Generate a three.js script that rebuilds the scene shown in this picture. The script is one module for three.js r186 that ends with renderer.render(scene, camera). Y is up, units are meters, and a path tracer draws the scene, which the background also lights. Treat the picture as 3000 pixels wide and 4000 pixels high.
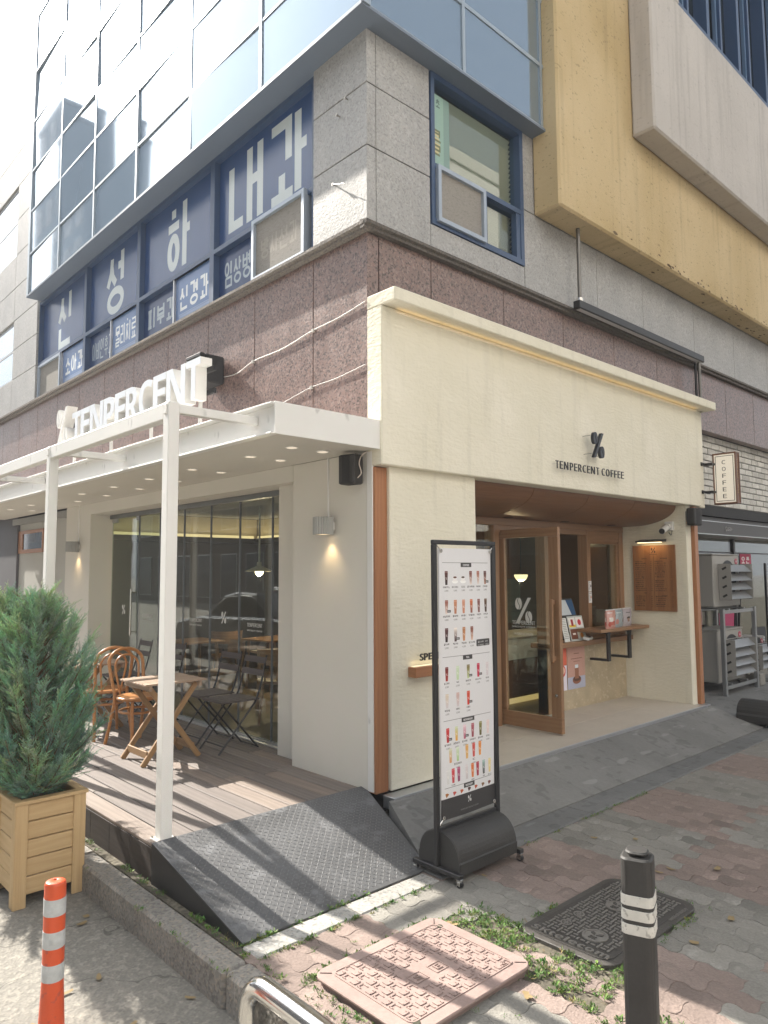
import * as THREE from 'three';
import { RoundedBoxGeometry } from 'three/addons/geometries/RoundedBoxGeometry.js';
import { ConvexGeometry } from 'three/addons/geometries/ConvexGeometry.js';
import { TextGeometry } from 'three/addons/geometries/TextGeometry.js';
import { FontLoader } from 'three/addons/loaders/FontLoader.js';
import { mergeGeometries } from 'three/addons/utils/BufferGeometryUtils.js';
import { RectAreaLightUniformsLib } from 'three/addons/lights/RectAreaLightUniformsLib.js';

// ---------- camera, sky, sun, exposure ----------
const scene = new THREE.Scene();
const camera = new THREE.PerspectiveCamera(70.523, 0.75, 0.05, 600);
{
  const yaw = 42.858 * Math.PI / 180, pit = 4.748 * Math.PI / 180, rol = -0.321 * Math.PI / 180;
  const d = new THREE.Vector3(Math.sin(yaw) * Math.cos(pit), Math.sin(pit), -Math.cos(yaw) * Math.cos(pit));
  const r = new THREE.Vector3(Math.cos(yaw), 0, Math.sin(yaw)), u = new THREE.Vector3().crossVectors(r, d);
  const R = r.clone().multiplyScalar(Math.cos(rol)).addScaledVector(u, Math.sin(rol));
  const U = u.clone().multiplyScalar(Math.cos(rol)).addScaledVector(r, -Math.sin(rol));
  camera.quaternion.setFromRotationMatrix(new THREE.Matrix4().makeBasis(R, U, d.clone().negate()));
  camera.position.set(0, 1.7, 0);
}
scene.add(camera);
scene.fog = new THREE.FogExp2(new THREE.Color().setRGB(0.9, 0.93, 1.0), 0.003);   // bright morning haze against the sun
const renderer = new THREE.WebGLRenderer({ antialias: true });
renderer.setSize(768, 1024);
renderer.toneMapping = THREE.LinearToneMapping;
renderer.toneMappingExposure = 3.15;
renderer.shadowMap.enabled = true;
RectAreaLightUniformsLib.init();
const SUN = new THREE.Vector3(-0.17, 1, -1.25).normalize();
const sun = new THREE.DirectionalLight(new THREE.Color().setRGB(1, 0.93, 0.83), 5);
sun.name = 'sun_light'; sun.position.copy(SUN).multiplyScalar(60); sun.target.position.set(0, 0, 0);
sun.castShadow = true; sun.shadow.mapSize.set(4096, 4096); sun.shadow.radius = 1;
Object.assign(sun.shadow.camera, { left: -25, right: 25, top: 25, bottom: -25, near: 1, far: 140 });
scene.add(sun); scene.add(sun.target);
{ // hazy morning sky with a broad bright aureole round the sun
  const W = 512, H = 256, a = new Float32Array(W * H * 4), v = new THREE.Vector3();
  for (let j = 0; j < H; j++) for (let i = 0; i < W; i++) {
    const th = Math.PI * (0.5 - (j + 0.5) / H), ph = ((i + 0.5) / W - 0.5) * 2 * Math.PI;   // elevation (row 0 is flipped below)
    v.set(Math.cos(th) * Math.cos(ph), Math.sin(th), Math.cos(th) * Math.sin(ph));
    const g = Math.acos(Math.min(1, v.dot(SUN))) * 180 / Math.PI, up = Math.max(0, v.y);
    const hz = Math.exp(-up * 3.2);
    const ar = 5 * Math.exp(-g / 8) + 1.5 * Math.exp(-g / 22);
    const k = ((H - 1 - j) * W + i) * 4;
    a[k] = 0.088 + 0.145 * hz + ar * 1.0; a[k + 1] = 0.122 + 0.137 * hz + ar * 0.97; a[k + 2] = 0.168 + 0.12 * hz + ar * 0.93; a[k + 3] = 1;
  }
  const t = new THREE.DataTexture(a, W, H, THREE.RGBAFormat, THREE.FloatType);
  t.mapping = THREE.EquirectangularReflectionMapping; t.magFilter = t.minFilter = THREE.LinearFilter; t.needsUpdate = true;
  scene.background = t; scene.environment = t;
}

// ---------- helpers ----------
const rng = (s) => () => { s |= 0; s = s + 0x6D2B79F5 | 0; let t = Math.imul(s ^ s >>> 15, 1 | s); t = t + Math.imul(t ^ t >>> 7, 61 | t) ^ t; return ((t ^ t >>> 14) >>> 0) / 4294967296; };
const rnd = rng(12345);
const rr = (a, b) => a + (b - a) * rnd();
const used = {};
const numbered = (n) => { const k = used[n] = (used[n] ?? -1) + 1; return k ? `${n}_${String(k).padStart(3, '0')}` : n; };
function tag(o, label, category, group, kind) {
  if (label) o.userData.label = label;
  if (category) o.userData.category = category;
  if (group) o.userData.group = group;
  if (kind) o.userData.kind = kind;
  return o;
}
function thing(name, label, category, pos = [0, 0, 0], turn = 0, group) {
  const o = new THREE.Group(); o.name = numbered(name); o.position.set(...pos); o.rotation.y = turn; scene.add(o);
  return tag(o, label, category, group);
}
function structure(name, label) { const o = new THREE.Group(); o.name = name; scene.add(o); return tag(o, label, null, null, 'structure'); }
function copyOf(src, pos, turn, label) {
  const c = src.clone(); c.name = numbered(src.name.replace(/_\d{3}$/, '')); c.position.set(...pos); c.rotation.y = turn; scene.add(c);
  c.userData = { ...src.userData, label }; return c;
}
// box-projected uv in metres; grain = axis index that the texture's u follows
function uvBox(geo, grain = -1, off = [0, 0]) {
  const g = geo.index ? geo.toNonIndexed() : geo; const p = g.attributes.position, uv = new Float32Array(p.count * 2);
  const a = new THREE.Vector3(), b = new THREE.Vector3(), c = new THREE.Vector3();
  for (let i = 0; i < p.count; i += 3) {
    a.fromBufferAttribute(p, i); b.fromBufferAttribute(p, i + 1).sub(a); c.fromBufferAttribute(p, i + 2).sub(a); b.cross(c);
    const n = [Math.abs(b.x), Math.abs(b.y), Math.abs(b.z)], ax = n[0] > n[1] ? (n[0] > n[2] ? 0 : 2) : (n[1] > n[2] ? 1 : 2);
    let U = ax === 0 ? 2 : 0, V = ax === 1 ? 2 : 1;
    if (grain >= 0 && V === grain) { V = U; U = grain; }
    for (let k = 0; k < 3; k++) { const q = [p.getX(i + k), p.getY(i + k), p.getZ(i + k)]; uv[(i + k) * 2] = q[U] + off[0]; uv[(i + k) * 2 + 1] = q[V] + off[1]; }
  }
  g.setAttribute('uv', new THREE.BufferAttribute(uv, 2)); g.userData.done = true; return g;
}
function clean(g) {
  const o = g.index ? g.toNonIndexed() : g;
  if (!o.attributes.normal) o.computeVertexNormals();
  const q = (g.userData.done || g.userData.keep) && o.attributes.uv ? o : uvBox(o);
  const r = new THREE.BufferGeometry();
  for (const k of ['position', 'normal', 'uv']) r.setAttribute(k, q.attributes[k]);
  return r;
}
function obj(name, geos, mat, parent, label) {
  const list = (Array.isArray(geos) ? geos : [geos]).map(clean);
  const m = new THREE.Mesh(list.length > 1 ? mergeGeometries(list) : list[0], mat);
  m.name = parent ? name : numbered(name); m.castShadow = m.receiveShadow = true; (parent || scene).add(m);
  if (label) m.userData.label = label;
  return m;
}
const Bx = (x0, x1, y0, y1, z0, z1) => { const g = new THREE.BoxGeometry(x1 - x0, y1 - y0, z1 - z0); g.translate((x0 + x1) / 2, (y0 + y1) / 2, (z0 + z1) / 2); return g; };
const cham = {};
function Ch(x0, x1, y0, y1, z0, z1, c = 0.004) {   // chamfered box, 44 triangles
  const w = x1 - x0, h = y1 - y0, d = z1 - z0, key = [w, h, d, c].map((v) => v.toFixed(4)).join();
  if (!cham[key]) {
    const P = [];
    for (const a of [-1, 1]) for (const b of [-1, 1]) for (const e of [-1, 1]) {
      const X = a * w / 2, Y = b * h / 2, Z = e * d / 2;
      P.push(new THREE.Vector3(X, Y - b * c, Z - e * c), new THREE.Vector3(X - a * c, Y, Z - e * c), new THREE.Vector3(X - a * c, Y - b * c, Z));
    }
    cham[key] = new ConvexGeometry(P);
  }
  const g = cham[key].clone(); g.translate((x0 + x1) / 2, (y0 + y1) / 2, (z0 + z1) / 2); return g;
}
const Wd = (x0, x1, y0, y1, z0, z1, c = 0.003) => { // wood: grain along the longest side
  const s = [x1 - x0, y1 - y0, z1 - z0], gr = s.indexOf(Math.max(...s)); return uvBox(Ch(x0, x1, y0, y1, z0, z1, c), gr, [rr(0, 3), rr(0, 3)]);
};
const V3 = (a) => new THREE.Vector3(...a);
function tube(pts, r, seg = 8, n = 0, closed = false) { const c = new THREE.CatmullRomCurve3(pts.map(V3), closed, 'centripetal'); return new THREE.TubeGeometry(c, n || Math.max(8, pts.length * 6), r, seg, closed); }
function bar(a, b, w, h) { // rectangular bar from a to b
  const A = V3(a), B = V3(b), L = A.distanceTo(B), g = Ch(-w / 2, w / 2, -h / 2, h / 2, -L / 2, L / 2, Math.min(w, h) * 0.12);
  uvBox(g, 2, [rr(0, 2), rr(0, 2)]);
  const m = new THREE.Matrix4().lookAt(A, B, Math.abs(A.x - B.x) + Math.abs(A.z - B.z) < 1e-5 ? new THREE.Vector3(0, 0, 1) : new THREE.Vector3(0, 1, 0)); m.setPosition(A.add(B).multiplyScalar(0.5)); return g.applyMatrix4(m);
}
function rod(a, b, r, seg = 10) { const A = V3(a), B = V3(b), g = new THREE.CylinderGeometry(r, r, A.distanceTo(B), seg); g.applyQuaternion(new THREE.Quaternion().setFromUnitVectors(new THREE.Vector3(0, 1, 0), B.clone().sub(A).normalize())); g.translate(...A.add(B).multiplyScalar(0.5).toArray()); return g; }
function extrude(pts, depth, bevel = 0, holes = []) {
  const s = new THREE.Shape(pts.map((p) => new THREE.Vector2(...p))); holes.forEach((h) => s.holes.push(new THREE.Path(h.map((p) => new THREE.Vector2(...p)))));
  return new THREE.ExtrudeGeometry(s, { depth, bevelEnabled: bevel > 0, bevelSize: bevel, bevelThickness: bevel, bevelSegments: 1, curveSegments: 8 });
}
const keep = (g) => { g.userData.keep = true; return g; };
const place = (g, [x, y, z], ry = 0, rx = 0, rz = 0) => { if (rx) g.rotateX(rx); if (rz) g.rotateZ(rz); if (ry) g.rotateY(ry); g.translate(x, y, z); return g; };

// ---------- procedural textures ----------
const hash = (x, y, s) => { let h = Math.imul(x, 374761393) + Math.imul(y, 668265263) + Math.imul(s, 1274126177); h = Math.imul(h ^ h >>> 13, 1274126177); return ((h ^ h >>> 16) >>> 0) / 4294967296; };
function pn(x, y, px, py, s) { // periodic value noise
  const xi = Math.floor(x), yi = Math.floor(y), fx = x - xi, fy = y - yi, u = fx * fx * (3 - 2 * fx), v = fy * fy * (3 - 2 * fy);
  const m = (a, b) => ((a % b) + b) % b, x0 = m(xi, px), x1 = m(xi + 1, px), y0 = m(yi, py), y1 = m(yi + 1, py);
  return (hash(x0, y0, s) * (1 - u) + hash(x1, y0, s) * u) * (1 - v) + (hash(x0, y1, s) * (1 - u) + hash(x1, y1, s) * u) * v;
}
function fbm(u, v, fx, fy, o, s) { let a = 0, w = 0.5, t = 0; for (let i = 0; i < o; i++) { a += w * pn(u * fx, v * fy, fx, fy, s + i); t += w; w *= 0.55; fx *= 2; fy *= 2; } return a / t; }
const to8 = (c) => { c = Math.min(1, Math.max(0, c)); return Math.round(255 * (c <= 0.0031308 ? c * 12.92 : 1.055 * Math.pow(c, 1 / 2.4) - 0.055)); };
function surf(n, metres, fn, o = {}) {   // fn(u, v) -> [r, g, b linear, height 0..1, roughness]
  const nx = Array.isArray(n) ? n[0] : n, ny = Array.isArray(n) ? n[1] : n, [mx, my] = Array.isArray(metres) ? metres : [metres, metres];
  const c = new Uint8Array(nx * ny * 4), b = new Uint8Array(nx * ny * 4), r = o.rough ? new Uint8Array(nx * ny * 4) : null;
  for (let j = 0; j < ny; j++) for (let i = 0; i < nx; i++) {
    const p = fn((i + 0.5) / nx, (j + 0.5) / ny), k = (j * nx + i) * 4;
    c[k] = to8(p[0]); c[k + 1] = to8(p[1]); c[k + 2] = to8(p[2]); c[k + 3] = 255;
    b[k] = b[k + 1] = b[k + 2] = Math.max(0, Math.min(255, p[3] * 255)); b[k + 3] = 255;
    if (r) { r[k] = r[k + 1] = r[k + 2] = Math.max(0, Math.min(255, p[4] * 255)); r[k + 3] = 255; }
  }
  const T = (a, srgb) => { const t = new THREE.DataTexture(a, nx, ny); t.wrapS = t.wrapT = THREE.RepeatWrapping; t.magFilter = t.minFilter = THREE.LinearFilter; if (srgb) t.colorSpace = THREE.SRGBColorSpace; t.repeat.set(1 / mx, 1 / my); t.needsUpdate = true; return t; };
  const m = new THREE.MeshPhysicalMaterial({ map: T(c, true), roughness: o.roughness ?? 0.85, metalness: o.metalness ?? 0, clearcoat: o.clearcoat ?? 0, clearcoatRoughness: 0.15 });
  if (o.bump) { m.bumpMap = T(b, false); m.bumpScale = o.bump; }
  if (r) { m.roughnessMap = T(r, false); m.roughness = 1; }
  m.name = o.name || 'surface'; return m;
}
const tint = (m, r, g, b) => { const c = m.clone(); c.color.setRGB(r, g, b); return c; };
const plain = (r, g, b, roughness = 0.6, o = {}) => { const m = new THREE.MeshPhysicalMaterial({ roughness, ...o }); m.color.setRGB(r, g, b); return m; };
const glow = (r, g, b, k) => { const m = new THREE.MeshStandardMaterial({ roughness: 0.6 }); m.color.setRGB(0.6, 0.6, 0.6); m.emissive.setRGB(r, g, b); m.emissiveIntensity = k; return m; };
const mix = (a, b, t) => a.map((v, i) => v + (b[i] - v) * t);
const ss = (a, b, x) => { const t = Math.min(1, Math.max(0, (x - a) / (b - a))); return t * t * (3 - 2 * t); };
function woodTex(a, b, s, o = {}) { // grain runs along u; 1.6 m x 0.4 m
  return surf([512, 256], [1.6, 0.4], (u, v) => {
    const w = fbm(u, v, 3, 4, 3, s) * 0.9, ring = 0.5 + 0.5 * Math.sin((v * 9 + w * 2.2) * Math.PI * 2), fine = fbm(u, v, 8, 128, 2, s + 9), kn = fbm(u, v, 6, 5, 2, s + 5);
    const knot = ss(o.knots ?? 0.86, (o.knots ?? 0.86) + 0.05, kn); let t = 0.28 * ring + 0.5 * fine + 0.35 * w;
    const c = mix(mix(a, b, t), [b[0] * 0.35, b[1] * 0.28, b[2] * 0.22], knot);
    return [...c, 0.5 + 0.3 * (fine - 0.5) - 0.2 * ring, 0.5];
  }, { roughness: o.rough ?? 0.6, bump: o.bump ?? 0.0006, name: 'wood' });
}
const speck = (u, v, n, s) => hash(Math.floor(u * n), Math.floor(v * n), s);
const M = {};
M.cream = surf(512, 1.3, (u, v) => { const w = fbm(u, v, 4, 4, 3, 9), st = fbm(u, v + 0.05 * w, 22, 84, 3, 3) * 0.6 + fbm(u, v, 60, 60, 2, 8) * 0.4, big = fbm(u, v, 3, 3, 4, 5); const k = 0.91 + 0.15 * big + 0.04 * (st - 0.5) - 0.06 * ss(0.55, 0.85, fbm(u, v, 24, 2, 3, 12)); return [0.80 * k, 0.76 * k, 0.63 * k * (0.97 + 0.06 * big), st, 0.8]; }, { bump: 0.0045, name: 'cream_stucco' });
M.white = surf(256, 2, (u, v) => { const k = 0.93 + 0.08 * fbm(u, v, 4, 4, 4, 4) - 0.25 * ss(0.74, 0.8, fbm(u, v, 20, 9, 3, 44)); return [0.8 * k, 0.795 * k, 0.77 * k, fbm(u, v, 30, 30, 2, 7), 0.45]; }, { bump: 0.0006, roughness: 0.42, name: 'white_paint' });
M.plaster = surf(256, 2, (u, v) => { const k = 0.94 + 0.09 * fbm(u, v, 3, 3, 4, 14); return [0.70 * k, 0.675 * k, 0.61 * k, fbm(u, v, 40, 40, 2, 7), 0.8]; }, { bump: 0.0008, name: 'painted_plaster' });
const granite = (base, dark, light, warm, seed, o) => surf(512, 1.25, (u, v) => {
  const a = fbm(u, v, 100, 100, 2, seed), b = fbm(u, v, 64, 64, 2, seed + 3), c = fbm(u, v, 128, 128, 1, seed + 6), st = fbm(u, v, 5, 2, 4, seed + 11);
  let k = mix(base, dark, ss(0.58, 0.66, a)); k = mix(k, light, ss(0.63, 0.72, b) * 0.8); k = mix(k, warm, ss(0.66, 0.8, c) * 0.6); const s = 0.82 + 0.34 * st;
  return [k[0] * s, k[1] * s, k[2] * s, 0.5 * a + 0.5 * c, (o.r0 ?? 0.3) + 0.25 * st];
}, { rough: true, ...o });
M.purple = granite([0.205, 0.142, 0.127], [0.08, 0.06, 0.056], [0.29, 0.212, 0.19], [0.26, 0.15, 0.12], 21, { bump: 0.0012, r0: 0.22, name: 'red_granite' });
M.grey = granite([0.385, 0.385, 0.38], [0.30, 0.30, 0.295], [0.46, 0.46, 0.455], [0.41, 0.39, 0.37], 31, { bump: 0.0016, r0: 0.45, name: 'grey_granite' });
M.kerb = granite([0.235, 0.222, 0.20], [0.17, 0.16, 0.147], [0.29, 0.272, 0.245], [0.34, 0.29, 0.23], 41, { bump: 0.004, r0: 0.7, name: 'kerb_granite' });
M.strip = granite([0.32, 0.315, 0.295], [0.22, 0.22, 0.21], [0.40, 0.39, 0.37], [0.34, 0.30, 0.26], 45, { bump: 0.002, r0: 0.6, name: 'strip_granite' });
M.asphalt = surf(1024, 2.2, (u, v) => {
  const ag = fbm(u, v, 110, 110, 2, 51), f = fbm(u, v, 256, 256, 1, 52), big = fbm(u, v, 3, 3, 4, 53), mid = fbm(u, v, 14, 14, 3, 54);
  const crack = Math.abs(fbm(u, v, 4, 4, 4, 55) - 0.5) < 0.004 ? 0.6 : 1; const s = (0.78 + 0.38 * big) * (0.92 + 0.16 * mid) * crack, st = ss(0.58, 0.74, ag);
  return [(0.2 + 0.06 * st + 0.06 * (f - 0.5)) * s, (0.189 + 0.055 * st + 0.055 * (f - 0.5)) * s, (0.166 + 0.045 * st + 0.045 * (f - 0.5)) * s, 0.6 * ag + 0.3 * f + 0.2 * mid, 0.9];
}, { bump: 0.006, roughness: 0.92, name: 'worn_asphalt' });
M.concrete = surf(1024, 3.1, (u, v) => {
  const big = fbm(u, v, 3, 3, 5, 61), mid = fbm(u, v, 16, 16, 3, 62), f = fbm(u, v, 200, 200, 1, 63), spot = ss(0.7, 0.74, fbm(u, v, 40, 40, 2, 64)), sc = ss(0.72, 0.8, fbm(u, v, 9, 34, 3, 66));
  const s = 0.68 + 0.5 * big + 0.16 * (mid - 0.5) + 0.1 * (f - 0.5) + 0.28 * sc - 0.16 * spot; return [0.215 * s, 0.212 * s, 0.203 * s, 0.5 * mid + 0.35 * f, 0.85];
}, { bump: 0.0035, roughness: 0.82, name: 'apron_concrete' });
const paver = (c, s0) => surf(512, 0.9, (u, v) => { const f = fbm(u, v, 128, 128, 2, s0), b = fbm(u, v, 5, 5, 4, s0 + 3), w = ss(0.62, 0.8, fbm(u, v, 18, 18, 3, s0 + 7)); const s = 0.72 + 0.5 * b + 0.3 * (f - 0.5) + 0.22 * w; return [c[0] * s, c[1] * s, c[2] * s, f, 0.9]; }, { bump: 0.0028, roughness: 0.92, name: 'paver' });
M.paveGrey = paver([0.215, 0.205, 0.183], 71); M.paveRed = tint(M.paveGrey, 1.06, 0.86, 0.84);
M.sand = surf(256, 0.8, (u, v) => { const f = fbm(u, v, 60, 60, 2, 91), b = fbm(u, v, 6, 6, 3, 92); const s = 0.5 + 0.7 * b * f * 2; return [0.13 * s, 0.115 * s, 0.085 * s, f, 0.95]; }, { bump: 0.005, roughness: 0.95, name: 'joint_sand' });
M.deck = woodTex([0.245, 0.212, 0.19], [0.135, 0.115, 0.103], 101, { knots: 0.95, bump: 0.0012, rough: 0.72 });
M.deckB = tint(M.deck, 0.8, 0.79, 0.8); M.deckC = tint(M.deck, 1.14, 1.07, 1.01);
const wA = woodTex([0.62, 0.6, 0.58], [0.43, 0.38, 0.34], 121, { rough: 0.45, knots: 0.93 });
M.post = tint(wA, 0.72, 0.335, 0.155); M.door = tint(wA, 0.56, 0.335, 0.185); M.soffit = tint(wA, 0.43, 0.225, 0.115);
M.pine = woodTex([0.54, 0.395, 0.215], [0.42, 0.285, 0.14], 141, { rough: 0.62, knots: 0.8, bump: 0.0008 });
M.bent = tint(wA, 0.85, 0.41, 0.145); M.bent.roughness = 0.33; M.tableLeg = tint(wA, 0.58, 0.37, 0.18); M.inWood = tint(wA, 0.27, 0.145, 0.08);
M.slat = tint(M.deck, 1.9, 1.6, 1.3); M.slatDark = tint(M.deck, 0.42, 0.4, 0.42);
M.yellow = surf(512, 2.4, (u, v) => { const c = fbm(u, v, 34, 60, 3, 201), b = fbm(u, v, 3, 2, 4, 202), p = ss(0.76, 0.84, fbm(u, v, 60, 150, 2, 203)); const sk = ss(0.55, 0.85, fbm(u, v, 40, 2, 3, 206)); const s = 0.78 + 0.38 * b - 0.3 * p - 0.11 * sk; return [0.58 * s, 0.455 * s * (0.94 + 0.1 * b), 0.255 * s * (0.8 + 0.4 * b), 0.7 * c - 0.4 * p, 0.85]; }, { bump: 0.003, name: 'yellow_stucco' });
M.stucco = surf(512, 2.4, (u, v) => { const c = fbm(u, v, 34, 60, 3, 211), b = fbm(u, v, 3, 2, 4, 212), p = ss(0.78, 0.86, fbm(u, v, 60, 150, 2, 213)); const sk = ss(0.55, 0.85, fbm(u, v, 36, 2, 3, 216)); const s = 0.82 + 0.34 * b - 0.25 * p - 0.13 * sk; return [0.52 * s, 0.49 * s, 0.46 * s, 0.7 * c - 0.4 * p, 0.85]; }, { bump: 0.003, name: 'grey_stucco' });
M.travertine = surf(512, 1.0, (u, v) => { const b = fbm(u, v, 6, 6, 4, 221), p = ss(0.66, 0.74, fbm(u, v, 26, 30, 3, 222)); const s = 0.8 + 0.35 * b; return mix([0.46 * s, 0.38 * s, 0.26 * s], [0.6, 0.52, 0.38], p * 0.6).concat([0.5 - 0.4 * p, 0.5]); }, { bump: 0.002, roughness: 0.55, name: 'shell_stone' });
M.tile = surf(256, 1.2, (u, v) => { const b = fbm(u, v, 5, 5, 4, 231), f = fbm(u, v, 60, 60, 2, 232); const s = 0.9 + 0.16 * b + 0.06 * (f - 0.5); return [0.56 * s, 0.5 * s, 0.42 * s, f, 0.6]; }, { bump: 0.0006, roughness: 0.6, name: 'floor_tile' });
M.brick = surf(256, 0.7, (u, v) => { const b = fbm(u, v, 6, 6, 4, 241), f = fbm(u, v, 50, 50, 2, 242); const s = 0.8 + 0.3 * b + 0.15 * (f - 0.5); return [0.66 * s, 0.64 * s, 0.59 * s, f, 0.8]; }, { bump: 0.003, name: 'painted_brick' });
M.steelPlate = surf(512, 1.2, (u, v) => { const b = fbm(u, v, 5, 5, 4, 251), f = fbm(u, v, 80, 80, 2, 252), w = ss(0.6, 0.8, fbm(u, v, 12, 12, 3, 253)); const s = 0.68 + 0.6 * b + 0.15 * (f - 0.5) + 0.6 * w; return [0.098 * s, 0.101 * s, 0.106 * s, f, 0.45 + 0.25 * b]; }, { bump: 0.0006, rough: true, name: 'chequer_steel' });
M.pinkIron = surf(256, 0.7, (u, v) => { const b = fbm(u, v, 5, 5, 4, 261), f = fbm(u, v, 60, 60, 2, 262); const s = 0.8 + 0.35 * b + 0.14 * (f - 0.5); return [0.31 * s, 0.225 * s, 0.2 * s, f, 0.7]; }, { bump: 0.0012, roughness: 0.75, name: 'pink_cover' });
M.iron = surf(256, 0.5, (u, v) => { const b = fbm(u, v, 6, 6, 4, 271), f = fbm(u, v, 60, 60, 2, 272); const s = 0.7 + 0.6 * b + 0.2 * (f - 0.5); return [0.06 * s, 0.055 * s, 0.05 * s, f, 0.45 + 0.3 * b]; }, { bump: 0.0014, rough: true, name: 'cast_iron' });
M.ironWorn = tint(M.iron, 1, 1, 1); M.ironWorn.color.setRGB(1, 1, 1); M.ironWorn.map = null; M.ironWorn.color.setRGB(0.17, 0.16, 0.145);
M.soil = M.sand;
M.black = plain(0.018, 0.018, 0.02, 0.45); M.blackMatte = plain(0.022, 0.022, 0.024, 0.75); M.blackPlastic = surf(256, 0.5, (u, v) => { const b = fbm(u, v, 5, 5, 4, 281), f = fbm(u, v, 70, 70, 2, 282); const s = 0.8 + 0.5 * b + 0.2 * (f - 0.5); return [0.032 * s, 0.031 * s, 0.03 * s, f, 0.45 + 0.25 * b]; }, { bump: 0.0006, rough: true, name: 'black_plastic' });
M.chrome = plain(0.72, 0.71, 0.69, 0.14, { metalness: 1 }); M.alu = plain(0.5, 0.51, 0.52, 0.38, { metalness: 0.8 }); M.steel = plain(0.42, 0.4, 0.37, 0.35, { metalness: 0.9 });
M.blueFrame = plain(0.045, 0.085, 0.17, 0.42); M.darkMull = plain(0.34, 0.40, 0.46, 0.4, { metalness: 0.4 });
M.cw = plain(0.30, 0.38, 0.46, 0.035, { metalness: 0.6, specularIntensity: 1 });
M.pane = plain(0.93, 0.97, 0.94, 0.0, { transmission: 1, thickness: 0, ior: 1.5 });
M.paneGreen = plain(0.74, 0.82, 0.76, 0.0, { transmission: 1, thickness: 0, ior: 1.5 });
M.darkGlass = plain(0.02, 0.028, 0.035, 0.03, { specularIntensity: 1 });
M.sunGlass = plain(0.5, 0.52, 0.55, 0.07, { metalness: 0.85 });
M.filmWhite = plain(0.72, 0.72, 0.7, 0.6);
const font = await new FontLoader().loadAsync('fonts/droid/droid_sans_bold.typeface.json');
const fontR = await new FontLoader().loadAsync('fonts/droid/droid_sans_regular.typeface.json');
function text(str, w, h, depth, f = font, bevel = 0) { // lies from x = 0 to w, y = 0 to h, front at z = depth
  const g = new TextGeometry(str, { font: f, size: 1, depth: 1, curveSegments: 5, bevelEnabled: false }); g.computeBoundingBox(); const b = g.boundingBox;
  g.translate(-b.min.x, -b.min.y, 0); g.scale(w / (b.max.x - b.min.x), h / (b.max.y - b.min.y), depth); return g;
}
function letters(str, w, h, f = font) { // [glyph, x0, width] laid out over w
  const s = 1, adv = [...str].map((c) => (f.data.glyphs[c] || f.data.glyphs['o']).ha / f.data.resolution * s), tot = adv.reduce((a, b) => a + b, 0); let x = 0; const out = [];
  [...str].forEach((c, i) => { if (c !== ' ') out.push([c, x / tot * w, adv[i] / tot * w]); x += adv[i]; }); return out;
}
function emblem(h, depth) { // percent sign of a slash and two coffee beans, centred, h tall
  const out = []; const s = h / 2, sl = [[0.52, 1], [0.86, 1], [-0.52, -1], [-0.86, -1]].map(([x, y]) => [x * s * 0.86, y * s]);
  out.push(extrude(sl, depth));
  for (const [cx, cy] of [[-0.44, 0.52], [0.5, -0.5]]) for (const side of [1, -1]) {
    const P = [], rx = 0.28, ry = 0.46;
    for (let i = 0; i <= 14; i++) { const t = Math.PI / 2 + side * Math.PI * i / 14; P.push([cx + rx * Math.cos(t) - side * 0.035, cy + ry * Math.sin(t)]); }
    for (let i = 14; i >= 0; i--) { const t = i / 14 * 2 - 1; P.push([cx + 0.09 * Math.sin(t * Math.PI) - side * 0.035, cy - ry * t]); }
    out.push(extrude(P.map(([x, y]) => [x * s, y * s]), depth));
  }
  return out;
}
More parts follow.
